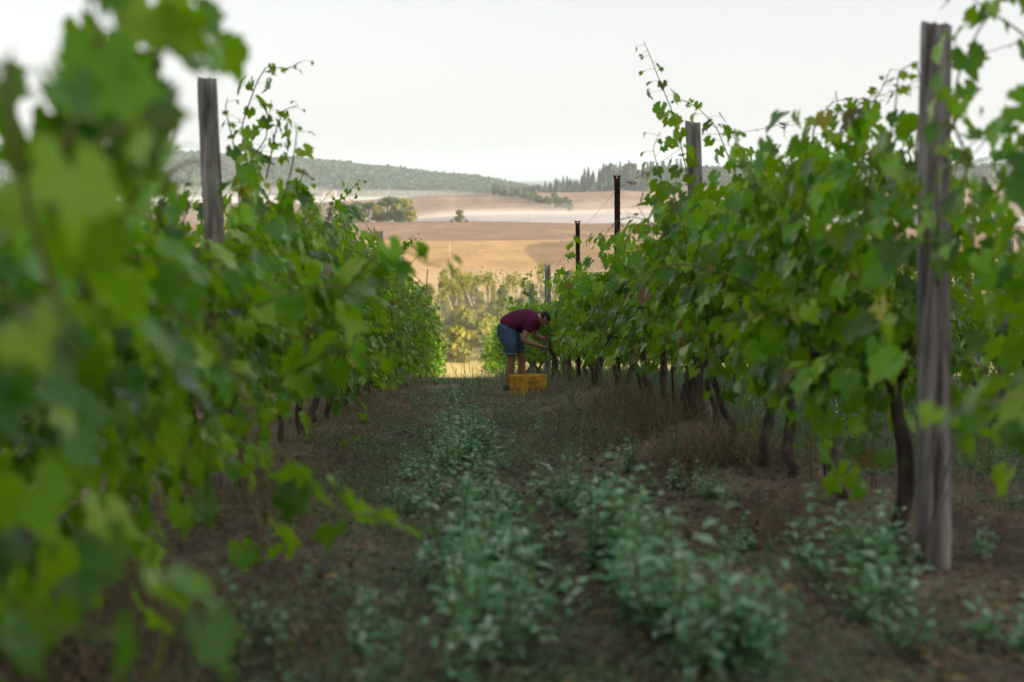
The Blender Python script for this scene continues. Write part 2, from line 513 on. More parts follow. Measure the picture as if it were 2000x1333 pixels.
# ------------------------------------------------------------------ haze and fog
def volume_box(name, lo, hi, dens, color, aniso, label):
    lo = np.array(lo, float); hi = np.array(hi, float)
    b = MB(); b.box((0, 0, 0), hi - lo)
    o = link(name, b.mesh(name), None, loc=tuple((lo + hi) / 2))
    m, nt, out = new_mat(name + '_mat')
    v = N(nt, 'ShaderNodeVolumePrincipled')
    v.inputs['Color'].default_value = (*color, 1)
    v.inputs['Density'].default_value = dens
    v.inputs['Anisotropy'].default_value = aniso
    nt.links.new(v.outputs[0], out.inputs['Volume'])
    o.data.materials.append(m)
    tag(o, label, kind='stuff')
    return o, m, nt, v


HAZE = volume_box('haze', (-15000, -15000, -80), (15000, 15000, 175), 0.00010, (0.72, 0.87, 1.0), 0.1, 'thin morning haze over the valley')


def fog_bank(name, x0, x1, y0, y1, z0, z1, dens, seed, label):
    """low bank of fog: a wavy closed lens that thins towards its rim"""
    nx, ny = 60, 26
    U, Vv = np.meshgrid(np.linspace(-1, 1, nx), np.linspace(-1, 1, ny), indexing='ij')
    x = x0 + (U + 1) / 2 * (x1 - x0); y = y0 + (Vv + 1) / 2 * (y1 - y0)
    rim = np.clip(1 - np.abs(U) ** 4, 0, 1) * np.clip(1 - Vv ** 2, 0, 1)
    top = z0 + 0.4 + (z1 - z0) * rim ** 0.5 * (0.45 + 0.4 * vnoise(x / 170, y / 170, seed) + 0.3 * vnoise(x / 60, y / 60, seed + 1))
    bot = np.full_like(top, z0)
    V = np.concatenate([np.stack([x, y, top], -1).reshape(-1, 3), np.stack([x, y, bot], -1).reshape(-1, 3)])
    i = np.arange(nx * ny).reshape(nx, ny); T = []
    q = np.stack([i[:-1, :-1], i[1:, :-1], i[1:, 1:], i[:-1, 1:]], -1).reshape(-1, 4)
    rimq = []
    loop = list(i[:, 0]) + list(i[-1, 1:]) + list(i[-2::-1, -1]) + list(i[0, -2:0:-1])
    n = nx * ny
    for a, b in zip(loop, loop[1:] + loop[:1]):
        rimq.append((a, a + n, b + n, b))
    Qd = np.concatenate([q, q[:, ::-1] + n, np.array(rimq)])
    o = link(name, raw_mesh(name, V, Qd, True))
    m, nt, out = new_mat(name + '_mat')
    v = N(nt, 'ShaderNodeVolumePrincipled')
    v.inputs['Color'].default_value = (0.985, 0.985, 1.0, 1); v.inputs['Density'].default_value = dens; v.inputs['Anisotropy'].default_value = 0.0
    nt.links.new(v.outputs[0], out.inputs['Volume'])
    o.data.materials.append(m)
    tag(o, label, kind='stuff')
    return o


def wx(px, d):
    return float(pix(px, 400, d).x)


for k_, (zt, dn) in enumerate([(-33.5, 0.0026), (-30.5, 0.0018), (-27.5, 0.0011), (-23.5, 0.0006)]):
    fog_bank('valley_fog', wx(800 - 20 * k_, 1300), wx(2150, 1300), 1010 - 6 * k_, 1600 + 70 * k_, -47, zt, dn, 41 + 3 * k_, ['dense lowest layer of the fog bank before the brown hill', 'middle layer of the fog bank before the brown hill', 'upper layer of the fog bank fading up the brown hill', 'thin topmost veil of the fog bank over the brown hill'][k_])
fog_bank('valley_fog', wx(620, 1300), wx(1060, 1300), 1000, 1480, -47, -31.0, 0.0007, 64, 'thin left end of the fog bank beside the pines')
fog_bank('valley_fog', wx(0, 2500), wx(930, 2500), 2150, 2900, -49, -31, 0.0017, 67, 'fog at the foot of the forested hill behind the umbrella pines')
fog_bank('valley_fog', wx(-100, 2600), wx(1000, 2600), 2100, 3100, -49, -15, 0.0006, 70, 'thin mist climbing the foot of the forested hill')
fog_bank('valley_mist', wx(300, 300), wx(1700, 300), 165, 440, -33, -15.5, 0.0012, 53, 'thin golden mist over the scrub and slender trees')

# ------------------------------------------------------------------ trees
def blob_tree(h, w, nleaf, seed, trunk_h=0.2, ls=0.6, shape='round', trunk_r=0.03):
    """crown of many leaf clumps (returns crown mesh arrays) and a trunk with limbs"""
    r = np.random.default_rng(seed)
    cl = []
    nl = r.integers(7, 11)
    for i in range(nl):
        a = r.uniform(0, 2 * math.pi); q = r.uniform(0.1, 0.75)
        if shape == 'umbrella':
            z = h * r.uniform(0.72, 0.92); rr = (w * 0.24, h * 0.13)
            cl.append((math.cos(a) * w * 0.5 * q, math.sin(a) * w * 0.5 * q, z, *rr))
        elif shape == 'tall':
            z = h * r.uniform(trunk_h + 0.12, 0.92); q *= 1.1 - 0.6 * abs(z / h - 0.55)
            cl.append((math.cos(a) * w * 0.4 * q, math.sin(a) * w * 0.4 * q, z, w * 0.22, h * 0.12))
        else:
            z = h * r.uniform(trunk_h + 0.08, 0.84); q *= 1 - 0.4 * (z / h)
            cl.append((math.cos(a) * w * 0.42 * q, math.sin(a) * w * 0.42 * q, z, w * 0.26, h * 0.19))
    cl.append((0, 0, h * 0.84, w * 0.2, h * 0.15))
    V = []; T = []; A = []
    per = nleaf // len(cl)
    for (cx, cy, cz, rw, rh) in cl:
        ca = r.uniform(0, 0.8)
        d = r.normal(size=(per, 3)); d /= np.linalg.norm(d, axis=1, keepdims=True)
        rad_ = r.uniform(0.55, 1.12, (per, 1))
        c = np.array([cx, cy, cz]) + d * rad_ * np.array([rw, rw, rh])
        nrm = d + r.normal(size=(per, 3)) * 0.5
        nrm /= np.linalg.norm(nrm, axis=1, keepdims=True)
        u = np.cross(nrm, r.normal(size=(per, 3))); u /= np.linalg.norm(u, axis=1, keepdims=True)
        v = np.cross(nrm, u)
        s = ls * r.uniform(0.6, 1.3, (per, 1))
        base = len(V) and sum(len(x) for x in V)
        quad = np.stack([c - u * s, c - v * s * 0.7, c + u * s, c + v * s * 0.7], 1)
        V.append(quad.reshape(-1, 3))
        i = np.arange(per)[:, None] * 4 + base
        T.append(np.concatenate([i + [0, 1, 2], i + [0, 2, 3]]))
        A.append(np.repeat(np.clip(ca + r.uniform(0, 0.2, per), 0, 0.99), 4))
    tb = MB()
    th = h * 0.8
    bend = r.normal(size=2) * w * 0.06
    P = [(bend[0] * t * t, bend[1] * t * t, th * t) for t in np.linspace(0, 1, 6)]
    tb.tube(P, np.linspace(h * trunk_r, h * trunk_r * 0.3, 6), 7)
    for (cx, cy, cz, rw, rh) in cl[:6]:
        z0 = cz * 0.55
        tb.tube([(bend[0] * .3, bend[1] * .3, z0), (cx * 0.5, cy * 0.5, (z0 + cz) / 2 + 0.1), (cx, cy, cz)], [h * trunk_r * .5, h * trunk_r * .35, h * trunk_r * 0.15], 5)
    return np.concatenate(V), np.concatenate(T), np.concatenate(A), tb


def tree_proto(kind, **kw):
    V, T, A, tb = blob_tree(**kw)
    return raw_mesh('crown', V, T, False, {'rnd': A}), tb.mesh('trunk', True)


PR = {
    'round': [tree_proto('r', h=6.5, w=6.5, nleaf=800, seed=s, trunk_h=0.05, ls=0.42) for s in (1, 2, 3)],
    'bush': [tree_proto('b', h=3.0, w=4.6, nleaf=800, seed=s, trunk_h=0.0, ls=0.2) for s in (4, 5, 6)],
    'umbrella': [tree_proto('u', h=13, w=12, nleaf=700, seed=s, ls=0.75, shape='umbrella', trunk_r=0.02) for s in (7, 8)],
    'tall': [tree_proto('t', h=11, w=4.6, nleaf=760, seed=s, ls=0.26, shape='tall', trunk_h=0.08, trunk_r=0.011) for s in (9, 10, 12)],
    'clump': [tree_proto('c', h=12, w=12, nleaf=800, seed=s, ls=0.8, trunk_h=0.04) for s in (13, 14)],
}


def far_tree(kind, px, d, scale, name, label, cat, group, mats, k=None, zoff=-0.15):
    P = pix(px, 500, d)
    z = float(land_h(P.x, P.y))
    o = empty(name, (P.x, P.y, z + zoff), random.uniform(0, 6.28))
    s = scale * random.uniform(0.9, 1.1)
    o.scale = (s, s, s * random.uniform(0.92, 1.08))
    cm, tm = PR[kind][k if k is not None else random.randrange(len(PR[kind]))]
    key = (cm.name, mats[0].name)
    if key not in MESHES:
        c2 = cm.copy(); c2.materials.append(mats[0]); MESHES[key] = c2
    link('crown', MESHES[key], parent=o)
    key = (tm.name, mats[1].name)
    if key not in MESHES:
        c2 = tm.copy(); c2.materials.append(mats[1]); MESHES[key] = c2
    link('trunk', MESHES[key], parent=o)
    tag(o, label, cat, group)
    return o


MESHES = {}
# scrub between the sunlit meadow and the stubble field
for i in range(260):
    d = random.uniform(228, 350)
    px = random.uniform(480, 1180)
    s = random.uniform(0.6, 1.35)
    far_tree('bush' if random.random() < 0.85 else 'round', px, d, s * (1 if d < 280 else 0.9) * 0.85, 'shrub', 'pale green sunlit shrub in the scrub below the vineyard', 'shrub', 'shrubs in the sunlit scrub',
             (M_PALETREE if random.random() < 0.9 else M_TREE, M_PALEBARK))
# thin pale-trunked trees along the foot of the stubble field
for i in range(100):
    px = random.uniform(480, 1190)
    far_tree('tall', px, random.uniform(302, 352), random.uniform(0.5, 0.98) * (0.8 if 1000 > px > 930 else 1.0), 'tree', 'slender pale tree in the hazy belt at the foot of the stubble field', 'tree', 'slender trees below the stubble field',
             (M_PALETREE if random.random() < 0.85 else M_TREE, M_DARKBARK))
# bare forked trees standing out of that belt
def bare_tree(px, pyb, pyt, d, forks, label):
    mbt = MB(); B = pix(px, pyb, d)
    for f_ in forks:
        P = [np.array(pix(px + a, b, d)) - np.array(B) for a, b in f_]
        P = [p_ + np.array([0, random.uniform(-0.15, 0.15), 0]) for p_ in P]
        n_ = len(P)
        tt = np.linspace(0, n_ - 1, 9); P = np.array(P)
        Pi = np.stack([np.interp(tt, np.arange(n_), P[:, k]) for k in range(3)], 1)
        mbt.tube(Pi, np.linspace(0.13, 0.05, 9), 6)
    o = empty('bare_tree', B); link('trunk', mbt.mesh('trunk', True), M_PALEBARK, o)
    r = np.random.default_rng(int(px))
    n_ = 240; tops = np.array([np.array(pix(px + f_[-1][0], f_[-1][1], d)) - np.array(B) for f_ in forks])
    c = tops[r.integers(0, len(tops), n_)] + r.normal(size=(n_, 3)) * np.array([0.9, 0.9, 0.9]) + np.array([0, 0, 0.5])
    u = r.normal(size=(n_, 3)); u /= np.linalg.norm(u, axis=1, keepdims=True); v = np.cross(u, r.normal(size=(n_, 3))); v /= np.linalg.norm(v, axis=1, keepdims=True)
    s = 0.26
    V = np.stack([c - u * s, c - v * s, c + u * s, c + v * s], 1).reshape(-1, 3); i = np.arange(n_)[:, None] * 4
    link('crown', raw_mesh('crown', V, np.concatenate([i + [0, 1, 2], i + [0, 2, 3]]), False, {'rnd': np.repeat(r.uniform(0, 1, n_), 4)}), M_PALETREE, o)
    tag(o, label, 'tree')


bare_tree(884, 612, 575, 297, [[(0, 612), (-2, 600), (-8, 583), (-10, 572)], [(0, 612), (3, 603), (8, 590), (7, 575), (4, 566)]], 'pale forked leafless tree in the scrub, widest of the bare trunks')
bare_tree(921, 598, 560, 299, [[(0, 598), (-5, 583), (-11, 565), (-14, 555)]], 'pale bare trunk leaning left beside the forked tree')
bare_tree(948, 590, 548, 301, [[(0, 590), (-2, 570), (-1, 550)], [(7, 592), (8, 570), (10, 548)]], 'pair of straight pale trunks below the stubble field')
bare_tree(1003, 585, 548, 303, [[(0, 585), (-3, 565), (-9, 552)], [(0, 585), (2, 566), (3, 550)]], 'pale bare trunk nearest the dark hollow in the belt of trees')

# umbrella pines and trees at the edge of the stubble, left of the gap
for k_, (px, d, s, kind) in enumerate([(700, 905, 1.05, 'clump'), (722, 915, 1.0, 'umbrella'), (742, 900, 0.9, 'clump'), (757, 905, 1.2, 'umbrella'), (772, 900, 1.05, 'clump'), (790, 905, 1.05, 'umbrella'), (800, 898, 0.85, 'clump'), (675, 910, 0.95, 'clump'), (650, 912, 0.9, 'umbrella'), (620, 905, 1.0, 'clump'), (590, 905, 0.9, 'clump')]):
    far_tree(kind, px, d, s, 'umbrella_pine' if kind == 'umbrella' else 'tree', 'flat topped umbrella pine in the clump at the edge of the brown field' if kind == 'umbrella' else 'round bright green tree in the clump at the edge of the brown field', 'tree', 'pines in the clump' if kind == 'umbrella' else 'round trees in the clump', (M_PALETREE if k_ % 3 else M_TREE, M_DARKBARK))
for i in range(16):
    far_tree('bush', 575 + 15.5 * i + random.uniform(-6, 6), random.uniform(885, 900), random.uniform(1.5, 2.6), 'shrub', 'leafy bush filling the foot of the pine clump', 'shrub', 'bushes at the foot of the pine clump', (M_PALETREE if i % 2 else M_TREE, M_DARKBARK))
for px, s, lab in ((898, 0.62, 'largest round tree of the lone thicket beside the fog'), (882, 0.28, 'small bush left of the lone round tree beside the fog'), (911, 0.36, 'low bush right of the lone round tree beside the fog')):
    far_tree('round' if s > .5 else 'bush', px, 868, s * 2.0, 'tree' if s > .5 else 'shrub', lab, 'tree' if s > .5 else 'shrub', None, (M_TREE, M_DARKBARK), 0)
# hedge running down the brown hill
for i in range(42):
    t = i / 41
    px = 965 + 150 * t + random.uniform(-6, 6)
    far_tree('round', px, 1860 - 260 * t + random.uniform(-30, 30), random.uniform(1.0, 1.8), 'shrub', 'dark bush in the hedge running down the brown hill', 'shrub', 'hedge bushes on the brown hill', (M_TREE, M_DARKBARK))

# conifers and cypresses on the ridge to the right
def cone_tree(h, w, n, seed, lean=0.0):
    r = np.random.default_rng(seed)
    t = r.uniform(0, 1, n) ** 0.8
    rad_ = (w / 2) * (1 - t) ** 0.7 * np.minimum(1, 0.45 + 3.5 * t) * r.uniform(0.75, 1.1, n)
    a = r.uniform(0, 2 * math.pi, n)
    c = np.stack([np.cos(a) * rad_, np.sin(a) * rad_, 0.03 * h + t * h * 0.96], 1)
    nrm = np.stack([np.cos(a), np.sin(a), np.full(n, 0.35)], 1) + r.normal(size=(n, 3)) * 0.4
    nrm /= np.linalg.norm(nrm, axis=1, keepdims=True)
    u = np.cross(nrm, [0, 0, 1.0]); u /= np.linalg.norm(u, axis=1, keepdims=True); v = np.cross(nrm, u)
    s = (h * 0.045) * r.uniform(0.7, 1.4, (n, 1)) * (1.1 - 0.6 * t[:, None])
    V = np.stack([c - u * s, c - v * s * 1.3, c + u * s, c + v * s * 1.5], 1).reshape(-1, 3)
    i = np.arange(n)[:, None] * 4
    return raw_mesh('crown', V, np.concatenate([i + [0, 1, 2], i + [0, 2, 3]]), False, {'rnd': np.repeat(r.uniform(0, 1, n), 4)})


PR['cypress'] = []
for s_ in (31, 32, 33):
    tb = MB(); tb.tube([(0, 0, -0.5), (0, 0, 3)], [0.3, 0.2], 6)
    PR['cypress'].append((cone_tree(15, 4.2, 330, s_), tb.mesh('trunk')))
for i in range(150):
    px = random.uniform(1010, 1330)
    d = random.uniform(1960, 2170)
    far_tree('cypress', px, d, random.uniform(0.7, 1.25) * float(np.interp(px, [1010, 1060, 1120, 1200], [0.5, 1.0, 1.4, 2.1])), 'cypress_tree', 'dark pointed conifer on the ridge right of the gap', 'tree', 'pointed conifers on the right ridge', (M_CONIFER, M_DARKBARK))
far_tree('clump', 1192, 2000, 3.5, 'tree', 'broad crowned tree standing tallest on the right ridge', 'tree', None, (M_CONIFER, M_DARKBARK), 0)
far_tree('clump', 1231, 2000, 3.0, 'tree', 'broad tree between the two roofs on the right ridge', 'tree', None, (M_WOODLAND, M_DARKBARK), 1)
for i in range(44):
    far_tree('clump', random.uniform(1000, 1200) if i < 22 else random.uniform(1190, 1300), random.uniform(1930, 2000), random.uniform(0.5, 1.0) * (1.6 if i >= 22 else 1.0), 'tree', 'low round tree along the lower edge of the right ridge wood', 'tree', 'round trees on the right ridge', (M_WOODLAND, M_DARKBARK))


def wood(name, pts, h, w, mat, label, seed, nface=46, conif=0.0):
    """far-off wood that reads as one mass: many small crowns in one object"""
    r = np.random.default_rng(seed)
    Vs = []; Ts = []; As = []; off = 0
    for (x, y) in pts:
        z = float(land_h(x, y)); hh = h * r.uniform(0.7, 1.2); ww = w * r.uniform(0.75, 1.25)
        d = r.normal(size=(nface, 3)); d[:, 2] = d[:, 2] * 0.9 + 0.25; d /= np.linalg.norm(d, axis=1, keepdims=True)
        if r.random() < conif:
            t = r.uniform(0, 1, nface); rr = ww * 0.33 * (1 - t) + 0.2; a = r.uniform(0, 6.283, nface)
            c = np.stack([np.cos(a) * rr, np.sin(a) * rr, t * hh * 1.25], 1)
        else:
            c = d * np.array([ww / 2, ww / 2, hh * 0.45]) * r.uniform(0.8, 1.1, (nface, 1)) + np.array([0, 0, hh * 0.55])
        nrm = d + r.normal(size=(nface, 3)) * 0.35; nrm /= np.linalg.norm(nrm, axis=1, keepdims=True)
        u = np.cross(nrm, r.normal(size=(nface, 3))); u /= np.linalg.norm(u, axis=1, keepdims=True); v = np.cross(nrm, u)
        s = ww * 0.2 * r.uniform(0.7, 1.3, (nface, 1))
        Vs.append(np.stack([c - u * s, c - v * s, c + u * s, c + v * s], 1).reshape(-1, 3) + np.array([x, y, z]))
        i = np.arange(nface)[:, None] * 4 + off; off += nface * 4
        Ts.append(np.concatenate([i + [0, 1, 2], i + [0, 2, 3]]))
        As.append(np.repeat(np.clip(r.uniform(0, 0.75) + r.uniform(0, 0.25, nface), 0, 0.99), 4))
    o = link(name, raw_mesh(name, np.concatenate(Vs), np.concatenate(Ts), False, {'rnd': np.concatenate(As)}), mat)
    tag(o, label, kind='stuff')
    return o


def sector_pts(n, px0, px1, d0, d1):
    r = []
    for i in range(n):
        p_ = pix(random.uniform(px0, px1), 400, math.sqrt(random.uniform(d0 * d0, d1 * d1)))
        r.append((p_.x, p_.y))
    return r


wood('woodland', sector_pts(5200, -120, 1035, 2780, 3480), 11, 15, M_WOODLAND, 'hazy green forest covering the long hill on the left', 51, 40, 0.12)
wood('woodland', sector_pts(1500, 1255, 2150, 2110, 2420), 13, 13, M_WOODLAND, 'hazy wood on the ridge behind the right row of vines', 52, 40, 0.35)
kn = []  # unseen wood put here to block the sun; its edge ends the shade
while len(kn) < 420:
    x = random.uniform(62, 150); y = random.uniform(-125, 2)
    if y < 2 - max(0, (x - 80)) * 0.38: kn.append((x, y))
wood('woodland', kn, 15, 8.5, M_WOODLAND, 'unseen wood added on the knoll uphill to keep morning sun off the vines', 53, 70)

# far farmhouses and poles
M_PLASTER = solid('plaster_mat', [(0.3, (0.50, 0.36, 0.26)), (0.7, (0.62, 0.47, 0.36))], 2)
M_TILE = solid('roof_tile_mat', [(0.3, (0.32, 0.15, 0.09)), (0.7, (0.46, 0.25, 0.16))], 2)
M_DARKGLASS = solid('dark_glass_mat', [(0.3, (0.02, 0.02, 0.025)), (0.7, (0.05, 0.05, 0.06))], 2, 0.3)


def farmhouse(px, d, w, dp, h, rot, label, zoff=0):
    P = pix(px, 400, d)
    o = empty('farmhouse', (P.x, P.y, float(land_h(P.x, P.y)) + zoff), rot)
    b = MB(); b.box((0, 0, h / 2 - 0.5), (w, dp, h + 1)); link('wall', b.mesh('wall'), M_PLASTER, o)
    e = 0.5; V = [(-w / 2 - e, -dp / 2 - e, h), (w / 2 + e, -dp / 2 - e, h), (w / 2 + e, dp / 2 + e, h), (-w / 2 - e, dp / 2 + e, h), (-w / 2 - e, 0, h + dp * 0.25), (w / 2 + e, 0, h + dp * 0.25)]
    V = [(x, y, z + 0.02) for x, y, z in V]
    link('roof', raw_mesh('roof', V, [(0, 1, 5), (0, 5, 4), (2, 3, 4), (2, 4, 5), (1, 2, 5), (3, 0, 4), (0, 3, 2), (0, 2, 1)]), M_TILE, o)
    for i in range(3):
        for k in range(2):
            b = MB(); b.box(((i - 1) * w * 0.3, -dp / 2 - 0.03, h * (0.28 + 0.4 * k)), (1.1, 0.12, 1.5)); link('window', b.mesh('window'), M_DARKGLASS, o)
    tag(o, label, 'house')


farmhouse(638, 2730, 13, 9, 6, 0.2, 'left of two small pale farmhouses at the foot of the forested hill', 9)
farmhouse(650, 2725, 12, 9, 7, -0.2, 'right of two small pale farmhouses at the foot of the forested hill', 10)
farmhouse(668, 2735, 8, 7, 4, 0.1, 'tiny pale outbuilding just right of the two farmhouses', 5)
farmhouse(1215, 2215, 16, 10, 6, 0.1, 'house with a pink tiled roof among the trees on the right ridge', 10)
farmhouse(1258, 2215, 16, 10, 6, -0.1, 'second pink roofed house on the right ridge, behind the tall shoot', 9)


def utility_pole(px, d, h, label):
    P = pix(px, 400, d); o = empty('utility_pole', (P.x, P.y, float(land_h(P.x, P.y)) - 0.3))
    b = MB(); b.tube([(0, 0, 0), (0, 0, h)], [0.22, 0.16], 8); link('pole', b.mesh('pole', True), M_PALEBARK, o)
    b = MB(); b.box((0, 0, h - 0.5), (1.1, 0.1, 0.1)); b.box((0, 0, h - 0.42), (0.12, 0.14, 0.3)); link('crossarm', b.mesh('crossarm'), M_PALEBARK, o)
    tag(o, label, 'utility pole')


utility_pole(1036, 845, 7.5, 'pale utility pole against the white fog')
utility_pole(877, 520, 7.5, 'pale utility pole in the middle of the golden stubble')
utility_pole(1091, 1880, 14, 'pale pole on the brown hill below the conifers, left one')
utility_pole(1176, 1880, 13, 'pale pole on the brown hill right below the broad tree')

# ------------------------------------------------------------------ vine leaves
def leaf_shape(seed, n_out=26, n_in=8):
    """lobed, toothed vine leaf about 1 across: petiole at the origin, tip along +Y, face along +Z"""
    r = np.random.default_rng(seed)
    th = np.linspace(-math.pi * 0.93, math.pi * 0.93, n_out)     # angle from the tip
    lobes = [(0, 0.98, 0.46), (1.05, 0.86, 0.44), (-1.05, 0.86, 0.44), (2.1, 0.70, 0.50), (-2.1, 0.70, 0.50)]
    rad_ = np.full(n_out, 0.44)
    for a, l, w in lobes:
        l = l * r.uniform(0.92, 1.08)
        rad_ = np.maximum(rad_, l * np.exp(-((th - a) / w) ** 2 * 0.75))
    rad_ = np.maximum(rad_, r.uniform(0.60, 0.72)) * (1 + 0.085 * np.where(np.arange(n_out) % 2 == 0, 1, -1))
    rad_[0] *= 0.8; rad_[-1] *= 0.8
    thi = np.linspace(-math.pi * 0.9, math.pi * 0.9, n_in)
    out = np.stack([np.sin(th) * rad_, np.cos(th) * rad_], 1)
    inn = np.stack([np.sin(thi), np.cos(thi)], 1) * 0.42
    P = np.concatenate([[[0, 0]], inn, out])
    fold = r.uniform(0.05, 0.35); droop = r.uniform(0.05, 0.45); wav = r.uniform(0.02, 0.08); ph = r.uniform(0, 6.28)
    x, y = P[:, 0], P[:, 1]
    rr = np.hypot(x, y)
    z = fold * np.abs(x) - droop * (np.maximum(y, 0) ** 2 + 0.35 * x * x) + wav * np.sin(np.arctan2(x, y) * 4 + ph) * rr * 1.6
    T = [(0, i + 2, i + 1) for i in range(n_in - 1)]
    # stitch inner ring to outer ring
    i = j = 0
    while i < n_in - 1 or j < n_out - 1:
        ti = thi[i + 1] if i < n_in - 1 else 9; tj = th[j + 1] if j < n_out - 1 else 9
        if tj <= ti:
            T.append((1 + i, 1 + n_in + j + 1, 1 + n_in + j)); j += 1
        else:
            T.append((1 + i, 1 + i + 1, 1 + n_in + j)); i += 1
    V = np.stack([x, y, z], 1) * 0.62
    return V, np.array(T), np.clip(rr / 0.8, 0, 1)


LEAVES = [leaf_shape(100 + s) for s in range(8)]
LEAVES_LOW = [leaf_shape(200 + s, 14, 4) for s in range(5)]
LEAF_ME = []; LEAF_ME_GREEN = []
for V, T, E in LEAVES:
    me = raw_mesh('leaf', V, T, True, {'edge': E, 'rnd': np.zeros(len(V))}); me.materials.append(M_LEAF); LEAF_ME.append(me)
    m2 = me.copy(); m2.materials.clear(); m2.materials.append(M_LEAF_GREEN); LEAF_ME_GREEN.append(m2)


def frames(nrm, tip):
    """orthonormal leaf axes (x, tip, normal) as columns"""
    nrm = nrm / (np.linalg.norm(nrm, axis=1, keepdims=True) + 1e-9)
    t = tip - nrm * np.sum(tip * nrm, 1, keepdims=True)
    t /= np.linalg.norm(t, axis=1, keepdims=True) + 1e-9
    x = np.cross(t, nrm)
    return np.stack([x, t, nrm], -1)


def leaf_cloud(name, pos, fr, sc, shapes, mat, parent, seed, stuff=True, vine=True):
    r = np.random.default_rng(seed)
    pick = r.integers(0, len(shapes), len(pos)); Vs = []; Ts = []; As = []; Es = []; off = 0
    for k, (V, T, E) in enumerate(shapes):
        m_ = np.where(pick == k)[0]
        if len(m_) == 0: continue
        W_ = np.einsum('nij,vj->nvi', fr[m_] * sc[m_, None, None], V) + pos[m_, None, :]
        nv = len(V)
        Vs.append(W_.reshape(-1, 3)); Ts.append((T[None] + (np.arange(len(m_)) * nv)[:, None, None]).reshape(-1, 3) + off)
        off += nv * len(m_)
        As.append(np.repeat(r.uniform(0, 1, len(m_)), nv)); Es.append(np.tile(E, len(m_)))
    me = raw_mesh(name, np.concatenate(Vs), np.concatenate(Ts), True, {'rnd': np.concatenate(As), 'edge': np.concatenate(Es)})
    o = link(name, me, mat, parent)
    if stuff: o['kind'] = 'stuff'
    return o


CAMP = np.array([0, 0, CAM_Z])


def shoot_path(r, start, d0, L, grav, X, pull, step=0.05, gz0=None):
    n = max(4, int(L / step)); P = [np.array(start, float)]
    d = np.array(d0, float); d /= np.linalg.norm(d)
    for i in range(n):
        t = i / n
        d = d + np.array([r.normal() * 0.07, r.normal() * 0.07, -grav * (0.15 + 1.8 * t * t) + r.normal() * 0.05])
        d[0] += -pull * (P[-1][0] - X)
        d /= np.linalg.norm(d)
        p_ = P[-1] + d * step
        if gz0 is not None and p_[2] < gz0 + 0.12:
            p_[2] = gz0 + 0.12
        P.append(p_)
    return np.array(P)


def leaves_on(r, P, X, step, size, start=0.1, tmin=0.35):
    """leaves along a shoot: positions of the blade base, axes and sizes"""
    L = np.concatenate([[0], np.cumsum(np.linalg.norm(np.diff(P, axis=0), axis=1))])
    s = np.arange(start, L[-1], step)
    if len(s) == 0: return None
    s = s + r.normal(size=len(s)) * step * 0.2
    n = len(s)
    c = np.stack([np.interp(s, L, P[:, k]) for k in range(3)], 1)
    side = np.where(np.arange(n) % 2 == 0, 1.0, -1.0)
    o = np.stack([side * r.uniform(0.2, 1, n) + np.sign(c[:, 0] - X) * 0.5, r.normal(size=n) * 0.7, r.normal(size=n) * 0.25], 1)
    o /= np.linalg.norm(o, axis=1, keepdims=True)
    pet = r.uniform(0.04, 0.10, (n, 1))
    base = c + o * pet + np.array([0, 0, -0.01])
    nrm = o * np.array([1, 1, 0]) * 0.95 + np.array([0, 0, 0.62]) + r.normal(size=(n, 3)) * 0.42
    tip = np.array([0, 0, -0.9]) + o * 0.5 + r.normal(size=(n, 3)) * 0.35
    taper = np.clip((L[-1] - s) / (0.28 * L[-1] + 0.05), tmin, 1)
    sc = size * r.uniform(0.68, 1.18, n) * taper
    return base, frames(nrm, tip), sc, c


def left_top(y): return float(np.interp(y, [1.5, 3, 5, 7, 10, 15, 20, 40], [1.14, 1.18, 1.32, 1.48, 1.74, 1.84, 1.88, 1.84]))
def low_edge(y, row='right'):
    if row == 'left': return float(np.interp(y, [1.8, 2.4, 4, 8, 10, 16, 20, 26], [0.04, 0.12, 0.26, 0.34, 0.40, 0.35, 0.18, 0.08]))
    return float(np.interp(y, [2, 7, 9, 14, 17, 20, 26], [0.50, 0.52, 0.50, 0.38, 0.15, 0.06, 0.05]))


M_SHOOT_G = solid('green_shoot_mat', [(0.3, (0.09, 0.13, 0.03)), (0.7, (0.20, 0.17, 0.06))], 5, 0.6, objcol=True)


